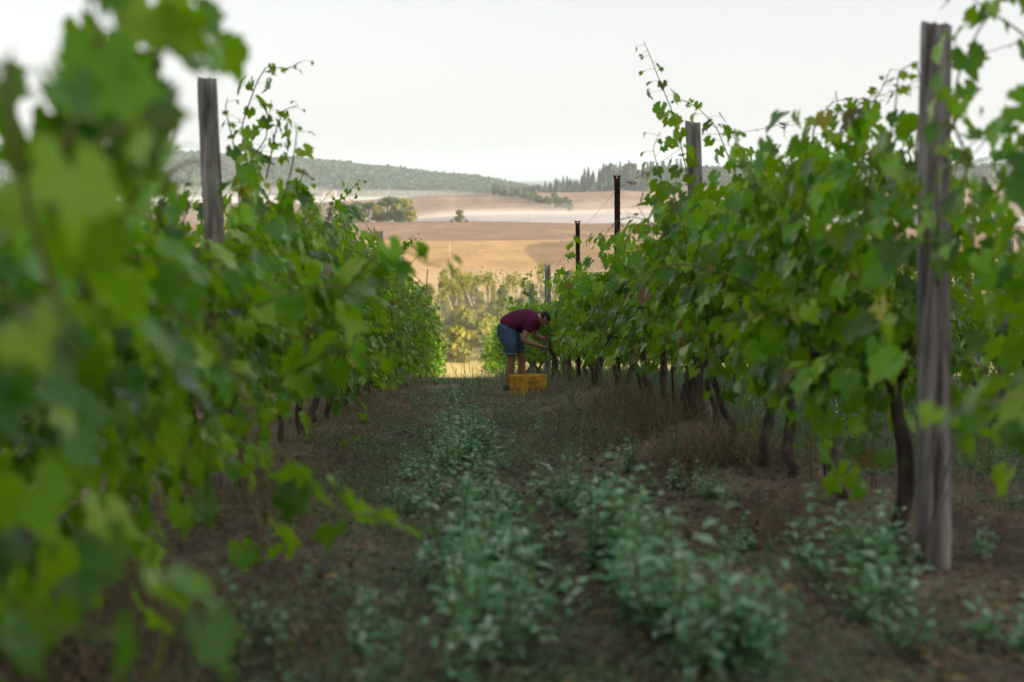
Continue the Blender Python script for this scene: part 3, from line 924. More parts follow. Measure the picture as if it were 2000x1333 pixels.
def grapevine(row, y, label, group, top, n_obj, lod, extras=(), nsh=11, trunk_lean=None, bulge=0.0, thick=1.0, seed=None, grapes=1, size=0.115):
    """a vine: gnarled trunk with two arms, fruiting shoots, hanging leaves. extras: shoot paths given as world points"""
    X = ROWS[row]
    r = np.random.default_rng(int(y * 100) + {'right': 1, 'left': 2, 'right2': 3, 'left2': 4, 'right3': 5}[row] * 7919)
    aisle = -1.0 if row == 'right' else 1.0
    gz0 = ground(X, y)
    base = np.array([X + r.normal() * 0.03, y, gz0 - 0.03])
    o = empty('grapevine', base)
    tag(o, label, 'grapevine', group)
    # trunk
    hd = 0.64 + r.uniform(-0.06, 0.06)
    lean = np.array(trunk_lean if trunk_lean is not None else (r.normal() * 0.09, r.normal() * 0.20 + 0.06))
    tb = MB(); tt = np.linspace(0, 1, 9)
    wob = np.cumsum(r.normal(size=(9, 2)) * 0.019, 0)
    P = np.stack([lean[0] * tt + wob[:, 0], lean[1] * tt + wob[:, 1], hd * tt], 1)
    rt = r.uniform(0.020, 0.038) * thick
    tb.tube(P, rt * (1.25 - 0.45 * tt + 0.5 * (tt > 0.9) + r.uniform(-0.12, 0.12, 9)), 9, jit=0.16)
    head = P[-1]
    ends = []
    for sgn in (-1, 1):
        al = r.uniform(0.22, 0.42)
        A = np.array([head + np.array([r.normal() * 0.02, sgn * al * q, 0.07 * q + r.normal() * 0.012]) for q in np.linspace(0, 1, 6)])
        tb.tube(A, np.linspace(rt * 0.95, rt * 0.45, 6) * (1 + r.uniform(-0.15, 0.2, 6)), 7, jit=0.15)
        ends.append(A)
    link('trunk', tb.mesh('trunk', True), M_BARK, o)
    # shoots
    paths = []
    for k in range(nsh):
        A = ends[k % 2]; st = A[r.integers(1, 6)] + np.array([0, 0, 0.01])
        kind = r.random()
        if kind < 0.55:                    # upright, tied near the wires
            d0 = (r.normal() * 0.22, r.normal() * 0.25, 1); L = (top - hd) * r.uniform(0.85, 1.15); g = 0.05; pull = 0.06
        elif kind < 0.86:                  # arching over into the alley or away from it
            sd = aisle if r.random() < 0.62 else -aisle
            d0 = (sd * r.uniform(0.25, 0.7), r.normal() * 0.3, 0.9); L = (top - hd) * r.uniform(0.9, 1.35); g = 0.16; pull = -0.02 * (1 + bulge)
        else:                              # short and hanging
            sd = aisle if r.random() < 0.6 else -aisle
            d0 = (sd * 0.8, r.normal() * 0.4, 0.3); L = r.uniform(0.45, 0.8); g = 0.26; pull = 0.0
        paths.append((shoot_path(r, st, d0, L, g, 0.0, pull, gz0=0.0 + low_edge(y, row) * 0.9 - 0.05), 0.075))
    le = max(0.05, low_edge(y, row) + r.normal() * 0.09)
    if le < 0.4:                           # skirts hanging to the ground further down the row
        for k in range(int(4 + 8 * (0.4 - le))):
            sd = aisle if r.random() < 0.7 else -aisle
            st = head + np.array([0, r.uniform(-0.4, 0.4), r.uniform(-0.05, 0.4)])
            paths.append((shoot_path(r, st, (sd * r.uniform(0.5, 1.0), r.normal() * 0.4, 0.3), r.uniform(0.7, 1.1), 0.32, 0.0, 0.0, gz0=le - 0.1), 0.07))
    for ex in extras:
        q = np.array(ex, float) - base; nq = len(q); ti = np.linspace(0, nq - 1, 14 + 6 * nq)
        Pn = np.stack([np.interp(ti, np.arange(nq), q[:, k]) for k in range(3)], 1)
        for _ in range(2): Pn[1:-1] = (Pn[:-2] + Pn[1:-1] * 2 + Pn[2:]) / 4
        paths.append((Pn, 0.052))
    B = []; FR = []; SC = []; CT = []
    nex = len(extras)
    for i, (P, stp) in enumerate(paths):
        ex_ = i >= len(paths) - nex
        q = leaves_on(r, P, 0.0, stp * (0.78 if lod < 3 else 0.95), size if not ex_ else size * (1.15 if row == 'left' and y < 5 else 0.95), tmin=0.7 if ex_ and y < 5 else 0.35)
        if q is None: continue
        B.append(q[0]); FR.append(q[1]); SC.append(q[2]); CT.append(q[3])
    # side shoots: more leaves through the body of the canopy
    nfill = int((230 if lod < 3 else 170) * (top - 0.5) / 1.15 * (1.35 if row == 'left' and y < 5 else 1.0 if y < 13 else 1.25))
    zf = r.uniform(max(le, 0.40) if row != 'left' else max(le, 0.08), top * 0.97, nfill)
    zf = np.where(r.random(nfill) < 0.12, zf * 0.9, zf)
    wid = (0.23 + 0.10 * np.sin(np.clip((zf - 0.4) / (top - 0.3), 0, 1) * math.pi)) * (1 + 0.5 * bulge)
    xf = np.where(r.random(nfill) < 0.62, aisle, -aisle) * np.abs(r.normal(size=nfill)) * wid
    yf = r.uniform(-0.5, 0.5, nfill)
    c = np.stack([xf, yf, zf], 1)
    out_ = np.stack([np.sign(xf) * (0.6 + np.abs(xf)), r.normal(size=nfill) * 0.6, r.normal(size=nfill) * 0.2], 1)
    out_ /= np.linalg.norm(out_, axis=1, keepdims=True)
    nrm = out_ * np.array([1, 1, 0]) + np.array([0, 0, 0.6]) + r.normal(size=(nfill, 3)) * 0.45
    tip = np.array([0, 0, -0.9]) + out_ * 0.4 + r.normal(size=(nfill, 3)) * 0.35
    B.append(c); FR.append(frames(nrm, tip)); SC.append(size * r.uniform(0.65, 1.2, nfill)); CT.append(None)
    pos = np.concatenate(B); fr = np.concatenate(FR); sc = np.concatenate(SC)
    # the alley is kept open: stray shoots are tucked back towards the wires
    gen = np.arange(len(pos)) < sum(len(b_) for b_ in B[:len(paths) - nex]) 
    gen |= np.arange(len(pos)) >= len(pos) - nfill
    lim = float(np.interp(y, [2, 3, 6, 9, 14, 24, 29, 40], [0.66, 0.56, 0.54, 0.58, 0.50, 0.48, 0.78, 0.95])) if row == 'left' else 0.48
    if row == 'left' and y > 27:                    # the last vines sprawl out over the alley
        far_ = gen & (r.random(len(pos)) < 0.35); pos[far_, 0] += aisle * r.uniform(0.1, 0.55, far_.sum())
    if row == 'right' and 11 < y < 22.6: lim = max(0.10, 1.66 - float(np.interp(y, [11, 17, 20, 23], [0.073, 0.074, 0.078, 0.078])) * (y + 0.4)) + 0.03
    elif row == 'right' and y >= 22.6: lim = 0.62
    lim_ = lim * (1 - 0.45 * r.random(len(pos)) ** 2)
    ax_ = aisle * pos[:, 0]
    over = gen & (ax_ > lim_)
    pos[over, 0] = aisle * (lim_[over] - 0.6 * np.minimum(ax_[over] - lim_[over], lim_[over]) * r.random(over.sum()))
    ax_ = -aisle * pos[:, 0]
    over = gen & (ax_ > 0.7); pos[over, 0] = -aisle * 0.7 * r.random(over.sum())
    hi = gen & (pos[:, 2] > top + 0.15) & (r.random(len(pos)) < 0.55)
    pos[hi, 2] = top - r.uniform(0, 0.35, hi.sum())
    # nothing grows across the faces of the two near posts, nor over the bending picker
    mid = pos + fr[:, :, 1] * sc[:, None] * 0.25
    wp = (mid + base - CAMP) @ np.array(CAMM)
    dz = np.maximum(-wp[:, 2], 0.2); ppx = 1000 + F * wp[:, 0] / dz; ppy = 666.5 - F * wp[:, 1] / dz; hw = sc * 0.42 * F / dz
    infront = gen & (((dz < 4.98) & (ppx + hw > 1796) & (ppx - hw < 1872)) | ((dz < 6.9) & (ppx + hw > 385) & (ppx - hw < 440) & (ppy < 480) & (ppy > 110)))
    infront |= (row == 'left') & (dz < 6.6) & (ppx + hw > 388) & (ppx - hw < 438) & (ppy < 470) & (ppy > 150)
    if row == 'right' and y < 4.9: infront |= gen & (dz < 3.75)
    if row == 'right': infront |= (y < 22.7) & (ppx - hw < 1078 + 14 * np.sin(ppy * 0.11)) & (ppy > 560) & (ppy < 775)
    pos, fr, sc = pos[~infront], fr[~infront], sc[~infront]
    # keep the lens clear
    dcam = np.linalg.norm(pos + base - CAMP, axis=1)
    keep = dcam > 0.95
    pos, fr, sc, dcam = pos[keep], fr[keep], sc[keep], dcam[keep]
    if row == 'right' and 11 < y < 22.7:
        def clear(P):
            q_ = (P + base - CAMP) @ np.array(CAMM); a_ = 1000 - F * q_[:, 0] / q_[:, 2]; b_ = 666.5 + F * q_[:, 1] / q_[:, 2]
            return not ((a_ < 1085) & (b_ > 560) & (b_ < 775)).any()
        paths = [q_ for q_ in paths if clear(q_[0])]
    if row == 'right' and y < 4.9:
        def clear2(P):
            q_ = (P + base - CAMP) @ np.array(CAMM); a_ = 1000 - F * q_[:, 0] / q_[:, 2]
            return (a_ > 1880).all()
        paths = [q_ for i_, q_ in enumerate(paths) if i_ >= len(paths) - nex or clear2(q_[0])]
    # woody shoots
    if lod <= 1:
        same = len(CT) == len(paths) + 1
        for i, (P, stp) in enumerate(paths):
            sb = MB(); sb.tube(P[::2] if len(P) > 8 else P, np.linspace(0.0048, 0.0018, len(P[::2] if len(P) > 8 else P)), 5)
            if same and i < len(CT) - 1:                       # leaf stalks
                for a_, b_ in zip(CT[i], B[i]):
                    sb.tube([a_, (a_ + b_) / 2 + np.array([0, 0, 0.008]), b_], [0.0014, 0.0012, 0.001], 3, cap=False)
            link('shoot', sb.mesh('shoot', True), M_SHOOT if i % 3 else M_SHOOT_G, o)
    else:
        sb = MB()
        for P, stp in paths: sb.tube(P[::4] if len(P) > 12 else P, 0.004, 3, cap=False)
        if paths:
            x_ = link('shoots', sb.mesh('shoots', True), M_SHOOT, o); x_['kind'] = 'stuff'
    # leaves that show largest are objects, the rest one part
    score = sc / dcam * (1 + 0.9 * np.clip(aisle * pos[:, 0], -0.4, 0.5)) * (1 + 0.3 * (pos[:, 2] > top - 0.15))
    order = np.argsort(-score)
    big, rest = order[:n_obj], order[n_obj:]
    for j in big:
        lo = bpy.data.objects.new('leaf', (LEAF_ME_GREEN if y < 4.9 and r.random() < 0.93 else LEAF_ME)[int(r.integers(0, len(LEAF_ME)))])
        M4 = Matrix.Identity(4)
        for a in range(3):
            for b in range(3): M4[a][b] = float(fr[j, a, b] * sc[j])
            M4[a][3] = float(pos[j, a])
        lo.parent = o; lo.matrix_local = M4
        C.objects.link(lo)
    if len(rest):
        leaf_cloud('foliage', pos[rest], fr[rest], sc[rest], LEAVES if lod <= 1 else LEAVES_LOW, M_LEAF_GREEN if y < 4.9 else M_LEAF, o, int(y * 10))
    # grapes
    for g in range(grapes):
        gb = MB(); gp = np.array([aisle * r.uniform(0.02, 0.16), r.uniform(-0.35, 0.35), r.uniform(0.55, 0.78)])
        ng = 26
        for q in range(ng):
            t = q / ng; a = r.uniform(0, 6.28); rr_ = 0.036 * (1 - t) ** 0.6
            cpt = np.array([math.cos(a) * rr_, math.sin(a) * rr_, -0.14 * t])
            Vs_, Ts_ = ICO; gb.add(Vs_ * 0.0095 + cpt, Ts_, r.random())
        link('grape_bunch', gb.mesh('grape_bunch', True), M_GRAPE, o, tuple(gp))
    return o


def ico_arrays(sub=1):
    bm = bmesh.new(); bmesh.ops.create_icosphere(bm, subdivisions=sub, radius=1)
    V = np.array([v.co[:] for v in bm.verts]); T = np.array([[v.index for v in f.verts] for f in bm.faces]); bm.free()
    return V, T


ICO = ico_arrays(1)
ICO2 = ico_arrays(2)

# right-hand row: where the trunks stand in the photograph
def rp(*pts):
    return [np.array(pix(*p_)) for p_ in pts]


right_y = [3.75, 5.16, 5.85, 6.7, 7.36, 8.1, 8.75, 9.6, 10.3, 10.9, 11.7, 12.55, 13.3, 14.1, 15.4, 16.2, 17.1, 18.0, 18.9, 19.8, 20.7, 21.6, 22.5, 23.5, 24.4, 25.4, 26.4, 27.4, 28.6, 29.8, 31, 32.4, 34, 35.6, 37.2, 39, 41, 43, 45, 47, 49.5, 52]
r_lab = {         3.75: 'vine reaching in right of the thick weathered post, its shoot tip crossing the sky',
         5.16: 'vine with a black trunk just left of the thick weathered post',
         5.85: 'vine whose thin trunk leans left, second trunk left of the thick weathered post',
         6.7: 'vine with slanting trunk, right one of the crossing pair in the right row',
         7.36: 'vine with a slanting trunk, left one of the crossing pair in the right row',
         8.1: 'vine behind the crossing pair of trunks in the right row',
         8.75: 'vine with a straight dark trunk just right of the second wooden post',
         9.6: 'vine at the second wooden post, straw round its thick trunk, tall shoots above',
         10.3: 'vine directly behind the second wooden post in the right row',
         10.9: 'vine with a straight brown trunk, first seen left of the second wooden post',
         11.7: 'vine with a slim brown trunk, second left of the second wooden post',
         12.55: 'vine with a dark slim trunk, third left of the second wooden post',
         13.3: 'vine with a leaning trunk, fourth left of the second wooden post',
         14.1: 'vine growing just in front of the taller rusty metal post',
         15.4: 'vine with the thickest gnarled black trunk, below the taller rusty metal post',
         22.5: 'vine whose leaves the bending picker reaches into', 23.5: 'vine hidden just behind the picker\'s head'}
ORD = ['first', 'second', 'third', 'fourth', 'fifth', 'sixth', 'seventh', 'eighth', 'ninth', 'tenth', 'eleventh']
extra_r = {
    9.6: [rp((1352, 420, 9.6), (1340, 330, 9.5), (1318, 230, 9.4), (1285, 150, 9.3), (1268, 105, 9.25), (1256, 78, 9.2)),
          rp((1352, 420, 9.6), (1300, 380, 9.4), (1285, 330, 9.3), (1275, 290, 9.3), (1290, 255, 9.3)),
          rp((1470, 420, 8.9), (1420, 300, 9.0), (1400, 250, 9.1), (1365, 212, 9.2), (1325, 192, 9.3)),
          rp((1480, 420, 8.9), (1460, 330, 8.9), (1430, 260, 8.9), (1418, 240, 8.9))],
    8.75: [rp((1500, 400, 8.4), (1480, 330, 8.3), (1462, 300, 8.3))],
    7.36: [rp((1560, 420, 7.2), (1580, 320, 7.1), (1592, 240, 7.0), (1625, 200, 7.0), (1668, 190, 7.0)),
           rp((1560, 440, 7.2), (1548, 350, 7.2), (1556, 290, 7.2))],
    6.7: [rp((1640, 420, 6.6), (1650, 310, 6.5), (1680, 230, 6.4), (1720, 180, 6.3), (1742, 130, 6.2)),
          rp((1630, 420, 6.6), (1610, 300, 6.5), (1640, 260, 6.5), (1680, 250, 6.5))],
    5.85: [rp((1740, 420, 5.7), (1735, 300, 5.6), (1750, 200, 5.5), (1755, 140, 5.5), (1790, 120, 5.4)),
           rp((1700, 420, 5.8), (1700, 310, 5.7), (1690, 250, 5.7))],
    5.16: [rp((1780, 420, 5.3), (1790, 280, 5.2), (1800, 180, 5.2), (1790, 120, 5.2)), rp((1600, 960, 5.3), (1690, 900, 5.1), (1690, 850, 5.1), (1720, 760, 5.2)),
           rp((1830, 560, 4.7), (1832, 420, 4.65), (1828, 330, 4.62), (1836, 290, 4.6))],
    3.75: [rp((1900, 330, 4.4), (1860, 240, 4.4), (1870, 150, 4.4), (1910, 60, 4.35), (1950, 10, 4.3), (1980, -40, 4.3)),
          rp((1890, 560, 4.3), (1905, 420, 4.35), (1885, 330, 4.4), (1880, 270, 4.4)),
          rp((1850, 260, 4.4), (1900, 190, 4.4), (1920, 170, 4.4)),
          rp((2120, 740, 3.1), (2010, 770, 2.8), (1950, 785, 2.75), (1900, 790, 2.7), (1872, 780, 2.7)),
          rp((2150, 800, 3.0), (2050, 830, 2.8), (1985, 850, 2.8), (1960, 845, 2.75)),
          rp((2050, 120, 4.3), (1990, 60, 4.3), (1930, 20, 4.3), (1890, -10, 4.3))],
    0: [rp((2150, 420, 3.9), (2050, 390, 4.0), (1980, 380, 4.1), (1940, 400, 4.2))],
    14.1: [rp((1290, 440, 13.0), (1250, 440, 13.0), (1228, 460, 13.2), (1212, 455, 13.2))],
    18.0: [rp((1140, 520, 17.8), (1110, 495, 17.8), (1098, 510, 17.8)), rp((1180, 500, 17), (1170, 465, 17), (1180, 445, 17))],
    21.6: [rp((1090, 570, 21.2), (1078, 555, 21), (1050, 520, 21)), ],
    26.4: [rp((1060, 600, 26), (1035, 572, 26), (1012, 570, 26)), rp((1040, 590, 26), (1028, 545, 26), (1044, 520, 26))],
    29.8: [rp((1020, 600, 29), (1000, 580, 29), (985, 588, 29), (982, 600, 29))],
    37.2: [rp((985, 640, 36), (972, 615, 36), (965, 600, 36))],
}
for i, y in enumerate(right_y):
    top = float(np.interp(y, [3, 5, 9, 11, 14, 20, 24, 30, 60], [1.62, 1.66, 1.50, 1.40, 1.32, 1.34, 1.34, 1.50, 1.80])) + random.uniform(-0.16, 0.14)
    lod = 0 if y < 10 else 1 if y < 17 else 2 if y < 30 else 3
    nobj = 300 if y < 11 else 230 if y < 16 else 130 if y < 22 else 60 if y < 30 else 0
    if y in r_lab: lab, grp = r_lab[y], 'grapevines of the right-hand row'
    elif y < 22: lab, grp = ORD[int(round((y - 15.4) / 0.9)) - 1] + ' vine beyond the thickest gnarled trunk in the right row', 'right row vines between the metal posts and the picker'
    elif y < 36: lab, grp = 'vine of the right row behind the picker, leaves hanging to the ground', 'right row vines behind the picker'
    else: lab, grp = 'vine at the far lower end of the right row, top leaves in sunlight', 'vines at the sunlit far end of the right row'
    ln = {3.75: (0.12, -0.1), 5.16: (-0.02, 0.05), 5.85: (-0.05, 0.42), 6.7: (-0.04, 0.55), 7.36: (0.02, 0.25), 8.75: (0, 0.05), 15.4: (-0.16, 0.1)}.get(y)
    grapevine('right', y, lab, grp, top, nobj, lod, extra_r.get(y, ()), nsh=11 if y < 30 else 9, trunk_lean=ln,
              thick={15.4: 1.7, 9.6: 1.5, 5.16: 1.0}.get(y, 0.85), grapes=2 if 6 < y < 12 else 1 if y < 25 else 0)

left_y = [1.75, 2.55, 3.4, 4.25, 5.1, 5.95, 6.9, 7.8, 8.7, 9.6, 10.6, 11.6, 12.6, 13.6, 14.6, 15.6, 16.7, 17.8, 18.9, 20, 21.2, 22.4, 23.6, 24.8, 26, 27.4, 28.8, 30.2, 31.6, 33.2, 35, 37, 39, 41.5, 44, 47, 50, 53, 56.5, 60]
l_lab = {1.75: 'nearest and most blurred vine, huge leaves filling the left edge',
         2.55: 'blurred vine second from the lens on the left, its shoot crossing the sky',
         3.4: 'blurred vine on the left whose low shoot dangles two bright leaves over the weeds',
         4.25: 'blurred vine on the left whose shoot points into the gap towards the golden field',
         5.1: 'vine on the left just in front of the grey wooden post',
         5.95: 'vine at the near side of the left grey wooden post',
         6.9: 'vine standing right at the left grey wooden post',
         7.8: 'vine on the left, loose shoots rising against the sky beside the grey post',
         8.7: 'vine on the left with a drooping pair of leaves low over the straw',
         14.6: 'vine on the left with a shoot tip curling up in front of the hazy hill',
         22.4: 'vine on the left around the stubby grey post top'}
extra_l = {
    1.75: [rp((120, 620, 1.7), (60, 420, 1.65), (20, 250, 1.6), (10, 120, 1.6)), rp((150, 700, 1.6), (60, 640, 1.45), (0, 560, 1.4)),
           rp((250, 1250, 1.7), (120, 1230, 1.6), (60, 1190, 1.6)), rp((300, 1333, 1.9), (330, 1200, 1.9), (250, 1100, 1.8)),
           rp((200, 640, 1.9), (130, 470, 1.8), (90, 380, 1.8), (130, 330, 1.8))],
    2.55: [rp((150, 420, 2.4), (190, 250, 2.3), (200, 120, 2.3), (180, 20, 2.3), (150, -60, 2.3)),
           rp((180, 330, 2.4), (280, 200, 2.3), (330, 60, 2.3), (300, -30, 2.3)), rp((300, -20, 2.4), (350, 50, 2.4), (390, 100, 2.4), (415, 140, 2.4)),
           rp((200, 500, 2.4), (290, 330, 2.3), (260, 240, 2.3), (300, 190, 2.3)), rp((60, 480, 2.3), (30, 300, 2.2), (20, 180, 2.2), (20, 110, 2.2)),
           rp((130, 260, 2.3), (220, 130, 2.3), (310, 90, 2.3)), rp((120, 300, 1.9), (180, 180, 1.9), (230, 60, 1.9), (240, -40, 1.9)), rp((200, 330, 2.0), (290, 200, 2.0), (300, 120, 2.0), (350, 40, 2.0)),
           rp((140, 330, 1.8), (230, 250, 1.8), (330, 230, 1.8), (350, 250, 1.8)), rp((30, 300, 1.7), (10, 180, 1.7), (25, 90, 1.7))],
    3.4: [rp((500, 940, 3.6), (600, 960, 3.5), (660, 1000, 3.4), (730, 1010, 3.4), (760, 1050, 3.4)), rp((300, 480, 3.2), (330, 340, 3.1), (380, 310, 3.1), (400, 330, 3.1)),
          rp((260, 420, 3.2), (330, 300, 3.2), (350, 250, 3.2))],
    4.25: [rp((560, 700, 4.4), (650, 600, 4.4), (730, 500, 4.4), (790, 485, 4.4), (830, 515, 4.4), (866, 522, 4.4)), rp((500, 1000, 4.2), (510, 1030, 4.1), (500, 1080, 4.0)),
           rp((500, 600, 4.3), (600, 560, 4.2), (700, 560, 4.2)), rp((520, 760, 4.3), (640, 690, 4.1), (700, 680, 4.1), (720, 720, 4.1))],
    5.95: [rp((480, 480, 5.9), (470, 360, 5.9), (500, 310, 5.9), (520, 280, 5.9))],
    6.9: [rp((470, 430, 6.8), (460, 300, 6.8), (440, 210, 6.8), (445, 190, 6.8)), rp((540, 430, 6.8), (570, 330, 6.8), (580, 260, 6.8), (575, 240, 6.8))],
    7.8: [rp((500, 400, 7.7), (470, 250, 7.7), (500, 165, 7.7), (520, 130, 7.7), (560, 135, 7.7), (595, 118, 7.7)), rp((520, 350, 7.7), (540, 250, 7.7), (555, 215, 7.7), (585, 205, 7.7)),
          rp((480, 330, 7.7), (520, 270, 7.7), (530, 190, 7.7))],
    8.7: [rp((610, 700, 8.5), (660, 760, 8.2), (690, 820, 8.2), (700, 870, 8.2)), rp((560, 420, 8.7), (580, 360, 8.7), (600, 330, 8.7))],
    14.6: [rp((668, 460, 14.4), (672, 390, 14.4), (690, 365, 14.4), (708, 348, 14.4)), rp((640, 430, 14.4), (650, 390, 14.4), (645, 380, 14.4))],
    20: [rp((735, 480, 20), (716, 440, 20), (708, 424, 20))],
    24.8: [rp((770, 510, 24), (790, 478, 24), (822, 462, 24)), rp((770, 500, 24), (800, 465, 24), (810, 460, 24))],
    28.8: [rp((800, 600, 28.5), (812, 555, 28.5), (820, 545, 28.5)), rp((820, 620, 28.5), (845, 605, 28.5), (856, 600, 28.5))],
    33.2: [rp((830, 640, 33), (856, 630, 33), (862, 640, 33)), rp((850, 665, 33), (872, 675, 33), (880, 690, 33))],
}
for i, y in enumerate(left_y):
    top = left_top(y) + random.uniform(-0.15, 0.13)
    lod = 0 if y < 10 else 1 if y < 16 else 2 if y < 30 else 3
    nobj = 300 if y < 10 else 200 if y < 16 else 120 if y < 22 else 60 if y < 30 else 0
    if y in l_lab: lab, grp = l_lab[y], 'grapevines of the left-hand row'
    elif y < 14: lab, grp = ORD[i - left_y.index(8.7) - 1] + ' vine in the left row beyond the drooping pair of leaves', 'left row vines beyond the grey post'
    elif y < 26: lab, grp = ORD[i - left_y.index(14.6) - 1] + ' vine in the left row beyond the curling shoot tip', 'left row vines near the stubby post'
    else: lab, grp = 'vine at the far end of the left row beside the sunlit gap', 'left row vines at the far end'
    grapevine('left', y, lab, grp, top, nobj, lod, extra_l.get(y, ()), nsh=13 if y < 30 else 10, bulge=0.9 if y < 8 else 0.7, grapes=1 if y < 25 else 0, thick=0.95, size=0.12 if y < 5 else 0.115)

for i, y in enumerate(np.arange(16, 34, 1.5)):
    grapevine('right3', float(round(y, 2)), 'vine two rows to the right, only glimpsed under the nearer rows', 'vines two rows to the right', 1.45, 0, 3, nsh=7, grapes=0)
# the next rows on either side, seen past the posts and through gaps
for i, y in enumerate(np.arange(8.6, 33, 1.15)):
    lab = ('vine of the next row, dark slim trunk standing in weeds at the right edge' if 10.8 < y < 12 else 'vine of the next row, between the thick post and the right edge')
    grapevine('right2', float(round(y, 2)), lab, 'vines of the next row on the right', 1.45 + random.uniform(-.1, .1), 50 if y < 13 else 0, 2, nsh=8, grapes=0)
for i, y in enumerate(np.arange(9.5, 33, 1.2)):
    grapevine('left2', float(round(y, 2)), 'vine of the next row left, glimpsed through gaps between the blurred leaves', 'vines of the next row on the left', 1.5 + random.uniform(-.1, .1), 0, 3, nsh=8, grapes=0)

# ------------------------------------------------------------------ posts and wires
def wooden_post(ptop, pbase, rt, rb, label, crack=False, seed=0, cap=None):
    r = np.random.default_rng(seed)
    T_ = np.array(ptop); B_ = np.array(pbase)
    n = 26; k = 22
    ax = (T_ - B_)
    rings = []
    gj = r.uniform(-0.05, 0.05, k)
    for i in range(n + 1):
        t = i / n
        th = np.arange(k) * 2 * math.pi / k
        rad_ = (rb + (rt - rb) * t) * (1 + gj + 0.02 * np.sin(th * 2 + t * 3) + r.normal(size=k) * 0.012)
        if crack:
            dpt = 0.42 * (1 - sstep(0.10, 0.30, t)) if False else 0.45 * (1 - float(sstep(0.22, 0.30, t)))
            rad_[16] *= 1 - dpt
            rad_[15] *= 1 - dpt * 0.04; rad_[17] *= 1 - dpt * 0.04
        else:
            rad_[5] *= 0.93
        w_ = 0.006 * np.sin(t * 5 + seed) * np.array([1, 0.4, 0])
        rings.append(ax * t + w_ + np.stack([np.cos(th) * rad_, np.sin(th) * rad_, 0 * th + (r.normal(size=k) * 0.006 if i == n else 0)], 1))
    V = np.concatenate(rings + [[ax + np.array([0.003, 0, 0.002])]]); T = []
    for i in range(n):
        for j in range(k):
            a = i * k + j; b = i * k + (j + 1) % k
            T += [(a, b, b + k), (a, b + k, a + k)]
    for j in range(k): T.append((len(V) - 1, n * k + j, n * k + (j + 1) % k))
    o = link('wooden_post', raw_mesh('wooden_post', V, T, True), M_POST, loc=B_)
    tag(o, label, 'post')
    return o


def base_at(px_x, d, row_x=None, lower=0.1):
    P = pix(px_x, 700, d); return (P.x, P.y, ground(P.x, P.y) - lower)


wooden_post(pix(1830, 50, 4.84), base_at(1836, 4.86), 0.050, 0.060, 'thick weathered wooden post with a dark split, nearest on the right', True, 1)
wooden_post(pix(1352, 240, 9.7), base_at(1386, 9.75), 0.051, 0.056, 'grey wooden post leaning slightly, second post in the right row', False, 2)
wooden_post(pix(1069, 519, 24.0), base_at(1071, 24.0), 0.048, 0.052, 'slim grey wooden post above the picker, right of the shorter one', False, 3)
wooden_post(pix(1038, 555, 28.8), base_at(1040, 28.8), 0.050, 0.054, 'short grey wooden post just above the picker\'s back', False, 4)
wooden_post(pix(1015, 584, 34.5), base_at(1016, 34.5), 0.050, 0.054, 'farthest wooden post of the right row, barely showing over the leaves', False, 5)
wooden_post(pix(407, 155, 6.77), base_at(432, 6.8), 0.046, 0.050, 'grey brown wooden post in the left row, sky behind its top', False, 6)
wooden_post(pix(742, 453, 23.0), base_at(744, 23.0), 0.052, 0.055, 'stubby grey post top peeping over the left row of vines', False, 7)
wooden_post(pix(1968, 470, 11.3), base_at(1962, 11.3), 0.045, 0.048, 'dark post in the next row at the right edge', False, 8)


